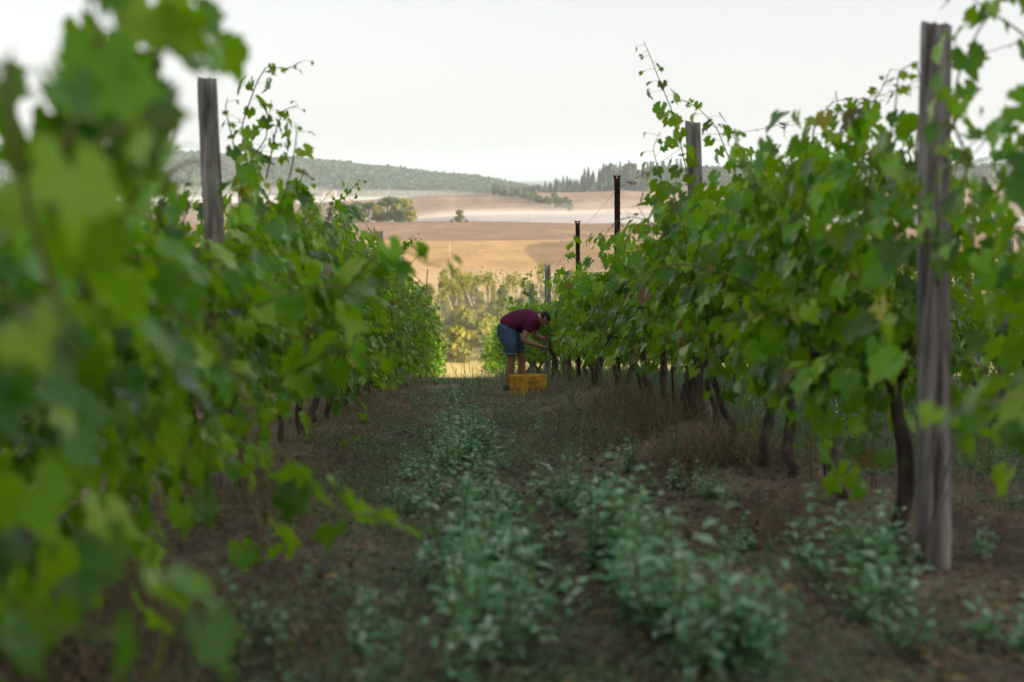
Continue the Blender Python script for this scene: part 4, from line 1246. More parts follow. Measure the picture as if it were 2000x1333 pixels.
def metal_post(px, py, d, label, w=0.058):
    """rusty rolled steel post: U profile with notched flanges and a flared, pierced head"""
    P = pix(px, py, d); B_ = base_at(px + 2, d)
    H = P.z - B_[2]
    o = empty('metal_post', B_)
    dx = (P.x - B_[0]); dy = P.y - B_[1]
    sh = lambda z: (dx * z / H, dy * z / H)
    b = MB(); zc = np.linspace(0, H - 0.055, 60)
    t = 0.004; dep = 0.032
    prof = [(-w / 2, 0), (-w / 2, -dep), (-w / 2 + t, -dep), (-w / 2 + t, -t), (w / 2 - t, -t), (w / 2 - t, -dep), (w / 2, -dep), (w / 2, 0)]
    V = []
    for z in (0, H - 0.05):
        s = sh(z)
        V += [(x + s[0], y + s[1], z) for x, y in prof]
    k = len(prof); T = []
    for j in range(k):
        a, c_ = j, (j + 1) % k
        T += [(a, c_, c_ + k), (a, c_ + k, a + k)]
    b.add(V, T)
    link('profile', b.mesh('profile'), M_RUST, o)
    b = MB()
    for z in np.arange(0.5, H - 0.07, 0.10):        # wire notches standing out of both edges
        s = sh(z)
        for sg in (-1, 1):
            b.add([(s[0] + sg * w / 2, s[1] - dep, z), (s[0] + sg * w / 2, s[1] - dep + 0.012, z), (s[0] + sg * (w / 2 + 0.006), s[1] - dep + 0.006, z + 0.020), (s[0] + sg * w / 2, s[1] - dep, z + 0.028), (s[0] + sg * w / 2, s[1] - dep + 0.012, z + 0.028)],
                  [(0, 1, 2), (0, 2, 3), (1, 4, 2), (3, 2, 4)])
    link('notch', b.mesh('notch'), M_RUST, o)['kind'] = 'stuff'
    # knurled rib down the middle
    b = MB()
    for z in np.arange(0.02, H - 0.06, 0.035):
        s = sh(z); b.box((s[0], s[1] - t - 0.003, z), (0.016, 0.005, 0.018))
    link('rib', b.mesh('rib'), M_RUST, o)['kind'] = 'stuff'
    # head plate with a hole
    b = MB(); s = sh(H)
    outer = [(-w * 0.55, -0.055), (w * 0.55, -0.055), (w * 0.60, -0.03), (w * 0.80, 0.0), (w * 0.4, -0.006), (0, -0.008), (-w * 0.4, -0.006), (-w * 0.80, 0.0), (-w * 0.60, -0.03)]
    hole = [(math.cos(a) * 0.009, -0.026 + math.sin(a) * 0.009) for a in np.linspace(0, 2 * math.pi, 10)[:-1] - 2.2]
    for yy in (-t, 0):
        pass
    n_o = len(outer)
    V = [(x + s[0], s[1], H + z) for x, z in outer] + [(x + s[0], s[1], H + z) for x, z in hole]
    V += [(x, y - 0.005, z) for x, y, z in V]
    m_ = len(outer) + len(hole); T = []
    for j in range(n_o):
        a, c_ = j, (j + 1) % n_o
        T += [(a, c_, n_o + c_), (a, n_o + c_, n_o + a)]
        T += [(a + m_, n_o + c_ + m_, c_ + m_), (a + m_, n_o + a + m_, n_o + c_ + m_), (a, a + m_, c_ + m_), (a, c_ + m_, c_)]
    b.add(V, T); link('head', b.mesh('head'), M_RUST, o)
    tag(o, label, 'post')
    return o


metal_post(1205, 342, 14.5, 'taller rusty metal post with a flared pierced head in the right row', 0.056)
metal_post(1128, 431, 19.3, 'shorter rusty metal post with a flared head, left of the taller one', 0.056)
metal_post(676, 402, 15.4, 'dark metal post in the left row below the curling shoot tip', 0.05)


def rod(p0, p1, r_, label, mat=M_RUST, name='support_rod'):
    p0 = np.array(p0, float); p1 = np.array(p1, float)
    b = MB(); b.tube([(0, 0, 0), (p1 - p0) / 2, p1 - p0], r_, 6)
    o = link(name, b.mesh(name, True), mat, loc=p0); tag(o, label, 'rod'); return o


rod(base_at(821, 30, lower=0.0), pix(835, 526, 30), 0.010, 'thin dark leaning rod at the far end of the left row')
rod(base_at(1621, 7.0), pix(1600, 690, 7.1), 0.007, 'thin iron rod beside the crossing pair of trunks')
rod(base_at(1592, 6.6), pix(1584, 680, 6.8), 0.008, 'reddish cane stuck in the straw beside the crossing trunks', M_SHOOT)
rod(base_at(1318, 10.6), pix(1312, 690, 10.7), 0.008, 'thin stake beside the straight brown trunk left of the second post')


def wire(pts, label, r_=0.0016, barbs=True, seed=1):
    r = np.random.default_rng(seed)
    Q_ = [np.array(p_, float) for p_ in pts]; P = []
    for a, b_ in zip(Q_[:-1], Q_[1:]):
        for t in np.linspace(0, 1, 24)[:-1]:
            P.append(a + (b_ - a) * t + np.array([0, 0, -0.02 * 4 * t * (1 - t)]) + r.normal(size=3) * 0.0012)
    P.append(Q_[-1]); P = np.array(P); o_ = P[0].copy(); P = P - o_
    b = MB(); b.tube(P, r_, 5)
    if barbs:
        for i in range(2, len(P) - 2, 3):
            if r.random() < 0.6:
                c_ = P[i]; d_ = P[i + 1] - P[i - 1]; d_ /= np.linalg.norm(d_)
                for q in range(3):
                    v = r.normal(size=3); v -= d_ * v.dot(d_); v /= np.linalg.norm(v)
                    b.tube([c_, c_ + v * 0.018 + d_ * 0.01], [0.0014, 0.0007], 4)
    o = link('trellis_wire', b.mesh('trellis_wire', True), M_WIRE, loc=o_); tag(o, label, 'wire')
    return o


wire([pix(2110, 205, 4.1), pix(1858, 335, 4.85), pix(1720, 418, 6.2), pix(1380, 520, 9.7)], 'middle trellis wire of the right row running past the thick post')
wire([pix(2120, 20, 4.0), pix(1856, 120, 4.85), pix(1700, 190, 6.4), pix(1612, 222, 7.3), pix(1524, 244, 8.1), pix(1368, 262, 9.7), pix(1206, 368, 14.5), pix(1128, 455, 19.3), pix(1069, 545, 24)], 'top trellis wire of the right row with twisted tendrils, crossing the sky between the posts', seed=2)
wire([pix(2150, 620, 4.0), pix(1858, 590, 4.85), pix(1380, 640, 9.7)], 'low trellis wire of the right row at the thick post', barbs=False, seed=3)
wire([pix(1790, 372, 4.9), pix(1862, 388, 4.78), pix(1830, 395, 4.74)], 'short tie wire looped round the thick weathered post', barbs=False, seed=4)
wire([pix(1862, 300, 4.8), pix(1930, 245, 4.6), pix(2070, 130, 4.2)], 'upper of two slack wires rising right of the thick post', 0.0022, False, 5)
wire([pix(1862, 325, 4.8), pix(1930, 265, 4.6), pix(2070, 150, 4.2)], 'lower of two slack wires rising right of the thick post', 0.0022, False, 6)
wire([pix(-120, 330, 3.5), pix(20, 375, 4.4), pix(418, 390, 6.77), pix(676, 430, 15.4), pix(742, 470, 23)], 'trellis wire of the left row passing behind the blurred leaves', seed=7)
wire([pix(1990, 650, 7.9), pix(1962, 640, 11.3), pix(1840, 632, 14)], 'pale wire of the next row at the right edge', 0.0018, False, 8)
# dead tendrils hanging on the top wire
for k_, (px, d) in enumerate([(1532, 8.0), (1690, 6.5), (1258, 12.6), (1230, 13.6)]):
    yb = float(np.interp(px, [1206, 1368, 1524, 1612, 1700], [372, 264, 246, 224, 192]))
    Pq = np.array(pix(px, yb, d)); b = MB(); r = np.random.default_rng(60 + k_)
    for q in range(4):
        P = [np.zeros(3)]
        for s in range(7): P.append(P[-1] + np.array([r.normal() * 0.016, r.normal() * 0.02, -0.006 + r.normal() * 0.012]))
        b.tube(P, np.linspace(0.0035, 0.001, 8), 4)
    o = link('tendril', b.mesh('tendril', True), M_BARK, loc=Pq)
    tag(o, ['dead tendril knotted on the top wire in the sky gap between the right posts', 'dead tendril on the top wire nearest the thick post', 'dead twig on the wire above the right row, nearer the second wooden post', 'dead twig on the wire just right of the taller metal post'][k_], 'tendril')

# ------------------------------------------------------------------ weeds, straw and litter on the ground
def small_leaf(seed, wid=0.42, teeth=True):
    r = np.random.default_rng(seed)
    n = 6; t = np.linspace(0, 1, n)
    w = wid * np.sin(t ** 0.75 * math.pi) * 0.5
    w = w * (1 + (0.22 * np.where(np.arange(n) % 2 == 0, 1, -0.6) if teeth else 0)); w[-1] = 0.01; w[0] = 0.03
    bend = r.uniform(0.1, 0.5); cup = r.uniform(0.1, 0.3)
    V = []; 
    for i in range(n):
        z = -bend * t[i] ** 2
        V += [(-w[i], t[i], z + cup * w[i]), (0, t[i], z), (w[i], t[i], z + cup * w[i])]
    T = []
    for i in range(n - 1):
        a = i * 3
        T += [(a, a + 1, a + 4), (a, a + 4, a + 3), (a + 1, a + 2, a + 5), (a + 1, a + 5, a + 4)]
    V = np.array(V)
    return V, np.array(T), np.clip(V[:, 1], 0, 1)


WLEAF = [small_leaf(300 + i, 0.5) for i in range(4)]
WLEAF_ME = []
for V, T, E in WLEAF:
    me = raw_mesh('leaf', V, T, True, {'rnd': np.zeros(len(V)), 'edge': E}); me.materials.append(M_WEED); WLEAF_ME.append(me)
CLEAF = [small_leaf(320 + i, 0.5, False)[0:3] for i in range(3)]


def weed_layout(seed, h, nbr):
    """stems and leaves of one goosefoot-like weed"""
    r = np.random.default_rng(seed)
    sb = MB(); pos = []; nrm = []; tip = []; sc = []
    stems = []
    for b in range(nbr):
        a = r.uniform(0, 6.28); sp = 0 if b == 0 else r.uniform(0.25, 0.8)
        hh = h * (1 if b == 0 else r.uniform(0.5, 0.9))
        t = np.linspace(0, 1, 6)
        P = np.stack([np.cos(a) * sp * hh * t ** 0.8, np.sin(a) * sp * hh * t ** 0.8, hh * t * (1 - 0.15 * sp)], 1) + np.cumsum(r.normal(size=(6, 3)) * 0.004, 0)
        P[0] = 0; sb.tube(P, np.linspace(0.0035, 0.0015, 6), 5)
        nl = int(hh / 0.013)
        for i in range(nl):
            q = 0.12 + 0.88 * (i + r.random()) / nl
            c = np.array([np.interp(q, t, P[:, k]) for k in range(3)])
            an = i * 2.4 + r.normal() * 0.4
            el = 0.25 + 0.9 * max(0, q - 0.7) / 0.3 + r.normal() * 0.2
            d = np.array([math.cos(an) * math.cos(el), math.sin(an) * math.cos(el), math.sin(el)])
            s = (0.066 - 0.036 * q) * r.uniform(0.75, 1.25)
            pos.append(c + d * 0.008); tip.append(d); sc.append(s)
            nrm.append(np.array([-d[0] * 0.5, -d[1] * 0.5, 1.0]) + r.normal(size=3) * 0.25)
    return sb, np.array(pos), frames(np.array(nrm), np.array(tip)), np.array(sc)


WP = []
for k_, (h, nb) in enumerate([(0.30, 5), (0.24, 6), (0.20, 4), (0.27, 7), (0.15, 4)]):
    sb, pos, fr, sc = weed_layout(400 + k_, h, nb)
    sm = sb.mesh('stem', True); sm.materials.append(M_SHOOT_G)
    holder = leaf_cloud('leaves', pos, fr, sc, WLEAF, M_WEED, None, 410 + k_)
    lm = holder.data; bpy.data.objects.remove(holder)
    WP.append((sm, lm, pos, fr, sc))


def weed(x, y, s, label, group, single, k=None, name='weed_plant'):
    k = random.randrange(len(WP)) if k is None else k
    sm, lm, pos, fr, sc = WP[k]
    rz = random.uniform(0, 6.28)
    o = empty(name, (x, y, ground(x, y) - 0.01), rz); o.scale = (s, s, s * random.uniform(1.0, 1.35))
    o.rotation_euler = (random.uniform(-.12, .12), random.uniform(-.12, .12), rz)
    link('stem', sm, parent=o)
    if single:
        for j in range(len(pos)):
            lo = bpy.data.objects.new('leaf', WLEAF_ME[j % len(WLEAF_ME)])
            M4 = Matrix.Identity(4)
            for a in range(3):
                for b in range(3): M4[a][b] = float(fr[j, a, b] * sc[j])
                M4[a][3] = float(pos[j, a])
            lo.parent = o; lo.matrix_local = M4; C.objects.link(lo)
    else:
        q = link('leaves', lm, parent=o); q['kind'] = 'stuff'
    tag(o, label, 'weed', group)
    return o


spots = []
def strip(n, ys_, xs_, wd_, smin, smax, lab, grp):
    for i in range(n):
        y = random.uniform(0, 1) ** 1.15 * (ys_[-1] - ys_[0]) + ys_[0]
        x = float(np.interp(y, ys_, xs_)) + random.gauss(0, 1) * float(np.interp(y, ys_, wd_))
        spots.append((x, y, random.uniform(smin, smax), lab, grp))


strip(38, [3.2, 4.5, 6.0, 8.0, 11], [0.03, 0.08, 0.12, 0.10, 0.05], [0.06, 0.08, 0.10, 0.11, 0.13], 0.75, 1.25, 'grey green weed in the pale band growing along the middle of the alley', 'weeds in the middle band of the alley')
strip(24, [3.3, 4.3, 5.4], [0.58, 0.56, 0.62], [0.08, 0.08, 0.08], 0.8, 1.3, 'grey green weed in the thick patch right of the middle band', 'weeds in the patch right of the middle')
strip(12, [6.0, 7.4], [0.62, 0.56], [0.08, 0.10], 0.6, 1.0, 'grey green weed in the small patch beyond the thick one', 'weeds in the small right patch')
strip(26, [3.6, 4.6, 5.2], [1.28, 1.50, 1.65], [0.12, 0.12, 0.15], 0.7, 1.25, 'grey green weed crowding the foot of the thick weathered post', 'weeds at the foot of the thick post')
strip(9, [6.2, 7.6, 9], [-0.20, -0.24, -0.1], [0.06, 0.08, 0.1], 0.5, 0.85, 'small grey green weed on the left side of the alley', 'small weeds left of the middle band')
strip(12, [4.6, 7.0, 9], [1.05, 1.2, 1.25], [0.10, 0.10, 0.1], 0.4, 0.8, 'small weed on bare soil between the alley and the right row', 'small weeds on the bare soil')
strip(40, [11, 16, 24, 29], [0.05, 0.0, 0.0, 0.0], [0.25, 0.35, 0.45, 0.5], 0.35, 0.8, 'small silvery weed in the far half of the alley', 'small weeds in the far half of the alley')
strip(60, [4.0, 8, 13], [0.35, 0.35, 0.3], [0.5, 0.5, 0.5], 0.18, 0.42, 'seedling weed dotted over the open soil of the alley', 'seedling weeds on the alley soil')
strip(12, [3.0, 4.5], [-0.25, -0.35], [0.15, 0.15], 0.3, 0.6, 'low weed in the dark left of the middle band', 'low weeds in the dark left side')
strip(26, [8.5, 12, 16], [3.3, 3.5, 3.5], [0.5, 0.5, 0.6], 0.6, 1.3, 'tall weed in the alley beyond the right row', 'weeds in the next alley on the right')
for (x, y, s, lab, grp) in spots:
    wp_ = (np.array([x, y, ground(x, y) + 0.15]) - CAMP) @ np.array(CAMM)
    wx_ = 1000 - F * wp_[0] / wp_[2]
    if y < 4.95 and 1765 < wx_ < 1905: continue            # the foot of the thick post stays in view
    weed(x, y, s, lab, grp, y < 6.5 and x < 2 and abs(x) > -1)
# a few bright green seedlings
for (px, py, d, lab) in ((1490, 1333, 3.9, 'bright green leafy sprout at the bottom edge of the alley'), (1760, 800, 20, 'x')):
    if lab == 'x': continue
    P = pix(px, py, d)
    weed(P.x, P.y, 0.8, lab, None, True, 1)


def blades(name, n, place, L, w, mat, label, seed, lie=0.5, curve=0.6):
    """grass or straw: curved three-segment blades, one object"""
    r = np.random.default_rng(seed)
    xy = place(r, n); n = len(xy)
    z = near_h(xy[:, 0], xy[:, 1])
    a = r.uniform(0, 6.283, n); el = np.clip(r.normal(1.2 - lie, 0.35, n), 0.03, 1.5)
    ln = L * r.uniform(0.4, 1.3, n); ww = w * r.uniform(0.6, 1.3, n)
    h = np.stack([np.cos(a), np.sin(a)], 1); sd = np.stack([-np.sin(a), np.cos(a), 0 * a], 1)
    V = np.zeros((n, 7, 3)); cur = np.stack([xy[:, 0], xy[:, 1], z - 0.005], 1)
    for i in range(4):
        wi = ww * (1, 0.85, 0.6, 0)[i]
        if i < 3:
            V[:, i * 2] = cur - sd * wi[:, None] / 2; V[:, i * 2 + 1] = cur + sd * wi[:, None] / 2
        else:
            V[:, 6] = cur
        e = el - curve * i * r.uniform(0.1, 0.6, n)
        cur = cur + np.concatenate([h * np.cos(e)[:, None], np.sin(e)[:, None]], 1) * (ln / 3)[:, None]
        cur[:, 2] = np.maximum(cur[:, 2], z + 0.004)
    T = np.array([(0, 1, 3), (0, 3, 2), (2, 3, 5), (2, 5, 4), (4, 5, 6)])
    TT = (T[None] + (np.arange(n) * 7)[:, None, None]).reshape(-1, 3)
    rn = np.clip(r.uniform(0, 1, n), 0, 0.99)
    o = link(name, raw_mesh(name, V.reshape(-1, 3), TT, True, {'rnd': np.repeat(rn, 7)}), mat)
    tag(o, label, kind='stuff')
    return o


def berm(X, sd, y0, y1, thr=0.3, pw=1.6, sc=1.1, sh=0.0):
    def f(r, n):
        y = y0 + (y1 - y0) * r.uniform(0, 1, n * 3) ** pw
        x = X + sh + r.normal(size=n * 3) * sd
        k = vnoise(x * sc, y * sc, 77) > thr * r.uniform(0.6, 1.4, n * 3)
        return np.stack([x, y], 1)[k][:n]
    return f


blades('dry_grass', 22000, berm(1.60, 0.34, 5.3, 34), 0.20, 0.0035, M_STRAW, 'dry straw matted on the raised bank under the right row of vines', 81, 0.85)
blades('dry_grass', 3200, berm(1.50, 0.16, 7.5, 13, 0.2, 1.2), 0.30, 0.004, M_STRAW, 'longer dead grass leaning round the trunks of the right row', 82, 0.45)
blades('dry_grass', 16000, berm(-1.0, 0.34, 2.2, 34), 0.20, 0.0035, M_STRAW, 'dry straw on the bank under the left row of vines', 83, 0.7)
blades('dry_grass', 9000, berm(0.3, 0.75, 9, 30, 0.45), 0.13, 0.003, M_STRAW, 'thin dead grass scattered over the far half of the alley', 84, 0.7)
blades('dry_grass', 12000, berm(0.4, 0.8, 3.0, 14, 0.35), 0.13, 0.003, M_STRAW, 'short bits of straw lying on the soil of the alley', 85, 1.15)
blades('dry_grass', 7000, berm(3.4, 1.1, 6, 24, 0.35), 0.22, 0.004, M_STRAW, 'dead grass in the next alley on the right', 86, 0.5)
blades('green_grass', 9000, berm(0.0, 0.55, 10, 34, 0.4), 0.11, 0.0035, M_COVER, 'low bluish grass in the far part of the alley', 87, 0.4)
blades('green_grass', 3000, berm(-0.45, 0.3, 3.0, 14, 0.5), 0.12, 0.004, M_COVER, 'low green grass along the left edge of the alley', 88, 0.45)
blades('green_grass', 6000, berm(0.25, 0.55, 3.2, 14, 0.42), 0.10, 0.004, M_COVER, 'short grass sprouting between the weeds of the alley', 96, 0.4)
blades('green_grass', 20000, berm(3.1, 1.1, 7, 52, 0.2, 1.1), 0.42, 0.008, M_COVER, 'green grass in the next alley on the right', 89, 0.35)


CLEAF2 = [(V[[0, 3, 6, 9, 12, 15, 5, 8, 11, 14]], np.array([(0, 1, 6), (1, 7, 6), (1, 2, 7), (2, 8, 7), (2, 3, 8), (3, 9, 8), (3, 4, 9), (4, 5, 9)]), E[[0, 3, 6, 9, 12, 15, 5, 8, 11, 14]]) for V, T, E in CLEAF]


blades('green_grass', 9000, berm(6.3, 1.3, 12, 48, 0.2, 1.3), 0.45, 0.009, M_COVER, 'rank grass two alleys to the right', 90, 0.35)


def cover(n, place, size, label, seed):
    r = np.random.default_rng(seed)
    xy = place(r, n); n = len(xy)
    p_ = np.stack([xy[:, 0], xy[:, 1], near_h(xy[:, 0], xy[:, 1]) + r.uniform(0.002, 0.05, n)], 1)
    a = r.uniform(0, 6.283, n)
    tip = np.stack([np.cos(a), np.sin(a), r.uniform(-0.1, 0.6, n)], 1); nrm = np.stack([r.normal(size=n) * .35, r.normal(size=n) * .35, np.ones(n)], 1)
    o = leaf_cloud('ground_cover', p_, frames(nrm, tip), size * r.uniform(0.5, 1.3, n), [(V[[0, 3, 6, 9, 12, 15, 5, 8, 11, 14]], np.array([(0, 1, 6), (1, 7, 6), (1, 2, 7), (2, 8, 7), (2, 3, 8), (3, 9, 8), (3, 4, 9), (4, 5, 9)]), E[[0, 3, 6, 9, 12, 15, 5, 8, 11, 14]]) for V, T, E in CLEAF], M_COVER, None, seed)
    tag(o, label, kind='stuff')


cover(7000, berm(0.25, 0.55, 3.0, 16, 0.5, 1.4, 1.6), 0.030, 'tiny low leaves carpeting the middle of the alley', 91)
cover(9000, berm(0.2, 0.7, 9, 32, 0.48, 1.2, 0.9), 0.035, 'low leaves spread over the far alley floor', 92)
cover(1800, berm(-0.5, 0.2, 2.8, 12, 0.5), 0.03, 'low leaves along the left edge of the alley', 93)
cover(1500, berm(1.2, 0.3, 3.6, 12, 0.6), 0.03, 'scattered low leaves at the foot of the right bank', 94)
cover(12000, berm(3.5, 1.0, 6.5, 36, 0.3), 0.055, 'leafy weeds covering the next alley on the right', 95)

r = np.random.default_rng(97)
n = 16000
xy = np.stack([r.uniform(-1.1, 1.9, n), 2.8 + 15 * r.uniform(0, 1, n) ** 1.4], 1)
p_ = np.stack([xy[:, 0], xy[:, 1], near_h(xy[:, 0], xy[:, 1]) + r.uniform(0.002, 0.012, n)], 1)
a = r.uniform(0, 6.283, n)
lit = leaf_cloud('leaf_litter', p_, frames(np.stack([r.normal(size=n) * .3, r.normal(size=n) * .3, np.ones(n)], 1), np.stack([np.cos(a), np.sin(a), r.normal(size=n) * 0.1], 1)), r.uniform(0.008, 0.055, n), CLEAF2, M_STRAW, None, 97)
tag(lit, 'crumbled dry leaf litter strewn over the soil of the alley', kind='stuff')

# litter: clods, fallen leaves, long straws
bmv, bmt = ICO
b = MB(); r = np.random.default_rng(500)
for i in range(900):
    y = 3.0 + 10 * random.random() ** 1.4; x = random.uniform(-0.8, 1.6)
    s = 0.006 + 0.022 * random.random() ** 3
    V = bmv * (1 + r.normal(size=(len(bmv), 1)) * 0.18) * np.array([1, 1.2, 0.65]) * s
    b.add(V + np.array([x, y, ground(x, y) + s * 0.2]), bmt)
o = link('soil_clods', b.mesh('soil_clods'), grd.data.materials[0])
tag(o, 'crumbly brown clods scattered over the soil of the alley', kind='stuff')
fl = [(1152, 917, 'yellow green fallen vine leaf lying near the middle of the alley', 0.30), (1190, 928, 'dark red fallen vine leaf beside the yellow green one', 0.98),
      (1318, 990, 'fallen leaf with a red edge on the bare soil right of the alley', 0.99), (1000, 880, 'small orange fallen leaf on the far soil of the alley', 0.97), (1085, 775, 'bright yellow green fallen leaf just in front of the crate', 0.2),
      (1575, 890, 'green leaf fallen at the foot of the right bank', 0.5), (700, 800, 'dry leaf on the straw of the left bank', 0.96), (1280, 850, 'pale green leaf lying flat on the right of the alley', 0.4), (640, 1150, 'pale dry leaf on the dark soil at the lower left', 0.965), (1130, 830, 'small yellow leaf lying in the far alley', 0.96)]
FLM = {}
for px, py, lab, cv in fl:
    d = 0.83 * F / (py - 662.0)
    P = pix(px, py, d)
    V, T, E = LEAVES[int(px) % 8]
    me = raw_mesh('fallen_leaf', V * 0.075, T, True, {'edge': E, 'rnd': np.full(len(V), 0.0)})
    mt_ = solid('fallen_leaf_mat', [(0.3, {True: (0.08, 0.015, 0.012), False: (0.24, 0.30, 0.03)}[cv >= 0.975]), (0.7, {True: (0.13, 0.03, 0.02), False: (0.36, 0.36, 0.05)}[cv >= 0.975])] if cv < 0.96 or cv >= 0.975 else [(0.3, (0.34, 0.20, 0.05)), (0.7, (0.48, 0.30, 0.08))], 12, 0.6)
    o = link('fallen_leaf', me, mt_, loc=(P.x, P.y, ground(P.x, P.y) + 0.03), rot=(random.uniform(-.4, .4), random.uniform(-.4, .4), random.uniform(0, 6.28)))
    tag(o, lab, 'leaf')
ST = [((1370, 945), (1462, 865), 8.6, 0.12), ((1190, 962), (1290, 925), 7.9, 0.02), ((790, 865), (960, 890), 10.0, 0.02), ((870, 830), (985, 905), 10.8, 0.02), ((1150, 830), (1290, 818), 13.0, 0.02), ((1788, 1125), (1870, 850), 4.6, 0.0), ((1790, 1120), (1850, 960), 4.65, 0.0), ((600, 1095), (690, 1100), 5.2, 0.02), ((1440, 700), (1395, 800), 9.0, 0.0), ((1330, 860), (1400, 770), 9.3, 0.0), ((1460, 690), (1360, 830), 9.1, 0.0)]
for i, (a, b_, d, zl) in enumerate(ST):
    p0 = pix(*a, d); p1 = pix(*b_, d)
    o = rod(p0, p1, 0.0030, ['long dry straw leaning out from the right bank over the soil', 'straw lying on the bare soil right of the alley', 'straw lying across the alley on the left of the middle', 'straw slanting across the middle of the alley', 'straw lying flat on the far right of the alley', 'long yellow straw leaning against the foot of the thick post', 'shorter straw leaning at the foot of the thick post', 'pale straw lying on dark soil at the lower left', 'straw leaning on the trunk at the second wooden post', 'straw bent round the foot of the second wooden post', 'long straw crossing the trunk at the second wooden post'][i], M_STRAW, 'straw_stalk')
    o['category'] = 'straw'
for i in range(14):       # upright dead stalks by the thick post and in the next alley
    x, y = random.uniform(1.75, 3.2), random.uniform(4.6, 8.5)
    z = ground(x, y)
    o = rod((x, y, z), (x + random.gauss(0, .05), y + random.gauss(0, .05), z + random.uniform(0.2, 0.5)), 0.0025, 'upright dead stalk standing right of the thick post', M_STRAW, 'straw_stalk')
    o['category'] = 'straw'; o['group'] = 'dead stalks right of the thick post'
for i, (px, py, d, top_) in enumerate([(898, 752, 26, 700), (905, 752, 27, 690), (913, 752, 27.5, 705), (886, 752, 26.5, 720), (920, 752, 26, 690)]):
    P = pix(px, py, d); z = ground(P.x, P.y)
    o = rod((P.x, P.y, z), pix(px + [-22, 4, -10, 6, -6][i], top_, d), 0.004, 'thin dead weed stalk standing on the crest in the sunlit gap', M_STRAW, 'straw_stalk')
    o['category'] = 'straw'; o['group'] = 'dead stalks on the crest'

# ------------------------------------------------------------------ the picker
M_SKIN = solid('skin_mat', [(0.3, (0.30, 0.155, 0.09)), (0.7, (0.38, 0.20, 0.125))], 14, 0.55, 0.15, 60)
M_SHIRT = solid('burgundy_cotton_mat', [(0.3, (0.070, 0.009, 0.034)), (0.7, (0.108, 0.015, 0.052))], 6, 0.9, 0.6, 14, None, 0.15, bdist=0.03)
M_DENIM = solid('denim_mat', [(0.3, (0.026, 0.062, 0.105)), (0.55, (0.055, 0.115, 0.175)), (0.75, (0.14, 0.20, 0.25))], 9, 0.9, 0.6, 18, None, 0.15, bdist=0.02)
M_HAIR = solid('dark_hair_mat', [(0.3, (0.008, 0.007, 0.007)), (0.7, (0.025, 0.022, 0.02))], 60, 0.6, 0.8, 120)
M_SHOE = solid('black_shoe_mat', [(0.3, (0.012, 0.012, 0.014)), (0.7, (0.03, 0.03, 0.035))], 30, 0.6)
M_ORANGE = solid('orange_sole_mat', [(0.3, (0.55, 0.10, 0.03)), (0.7, (0.70, 0.16, 0.05))], 20, 0.6)


def loft(mb_, pts, k=14):
    """pts: (x, y, z, half width across, half depth) with the across axis along the body's side direction"""
    P = np.array([p_[:3] for p_ in pts], float); n = len(P)
    # smooth resample
    ti = np.linspace(0, n - 1, n * 4)
    cs = lambda col: np.interp(ti, np.arange(n), col)
    Pi = np.stack([cs(P[:, 0]), cs(P[:, 1]), cs(P[:, 2])], 1)
    A = cs(np.array([p_[3] for p_ in pts])); B = cs(np.array([p_[4] for p_ in pts]))
    for _ in range(2):
        Pi[1:-1] = (Pi[:-2] + 2 * Pi[1:-1] + Pi[2:]) / 4
        A[1:-1] = (A[:-2] + 2 * A[1:-1] + A[2:]) / 4; B[1:-1] = (B[:-2] + 2 * B[1:-1] + B[2:]) / 4
    tg = np.gradient(Pi, axis=0); tg /= np.linalg.norm(tg, axis=1, keepdims=True)
    rings = []
    th = np.arange(k) * 2 * math.pi / k
    for i in range(len(Pi)):
        u = SIDE - tg[i] * SIDE.dot(tg[i]); u /= np.linalg.norm(u); w = np.cross(tg[i], u)
        rings.append(Pi[i] + np.outer(np.cos(th) * A[i], u) + np.outer(np.sin(th) * B[i], w))
    V = np.concatenate(rings + [Pi[:1] - tg[:1] * min(A[0], B[0]) * 0.5, Pi[-1:] + tg[-1:] * min(A[-1], B[-1]) * 0.5]); T = []
    m_ = len(Pi)
    for i in range(m_ - 1):
        for j in range(k):
            a = i * k + j; b = i * k + (j + 1) % k
            T += [(a, b, b + k), (a, b + k, a + k)]
    for j in range(k):
        T.append((m_ * k, (j + 1) % k, j)); T.append((m_ * k + 1, (m_ - 1) * k + j, (m_ - 1) * k + (j + 1) % k))
    mb_.add(V, T)


def fused(name, mb_, voxel, mat, parent, smooth_it=4):
    """join overlapping lofts into one continuous skin"""
    me = mb_.mesh(name)
    tmp = bpy.data.objects.new('tmp', me); C.objects.link(tmp)
    r_ = tmp.modifiers.new('r', 'REMESH'); r_.mode = 'VOXEL'; r_.voxel_size = voxel
    s_ = tmp.modifiers.new('s', 'SMOOTH'); s_.factor = 0.5; s_.iterations = smooth_it
    dg = bpy.context.evaluated_depsgraph_get()
    m2 = bpy.data.meshes.new_from_object(tmp.evaluated_get(dg)); m2.name = name
    bpy.data.objects.remove(tmp)
    m2.polygons.foreach_set('use_smooth', np.ones(len(m2.polygons), bool))
    return link(name, m2, mat, parent)


SIDE = np.array([-0.25, 0.97, 0.0])          # the picker's left-right axis: he faces right and slightly away
FOOT = pix(992, 761, 22.2)
per = empty('person', (FOOT.x, FOOT.y, ground(FOOT.x, FOOT.y) + 0.005))
tag(per, 'person in a burgundy t-shirt and denim shorts bending over to pick grapes', 'person')
gL = ground(FOOT.x + 0.23, FOOT.y + 0.2) - ground(FOOT.x, FOOT.y)
body = MB()
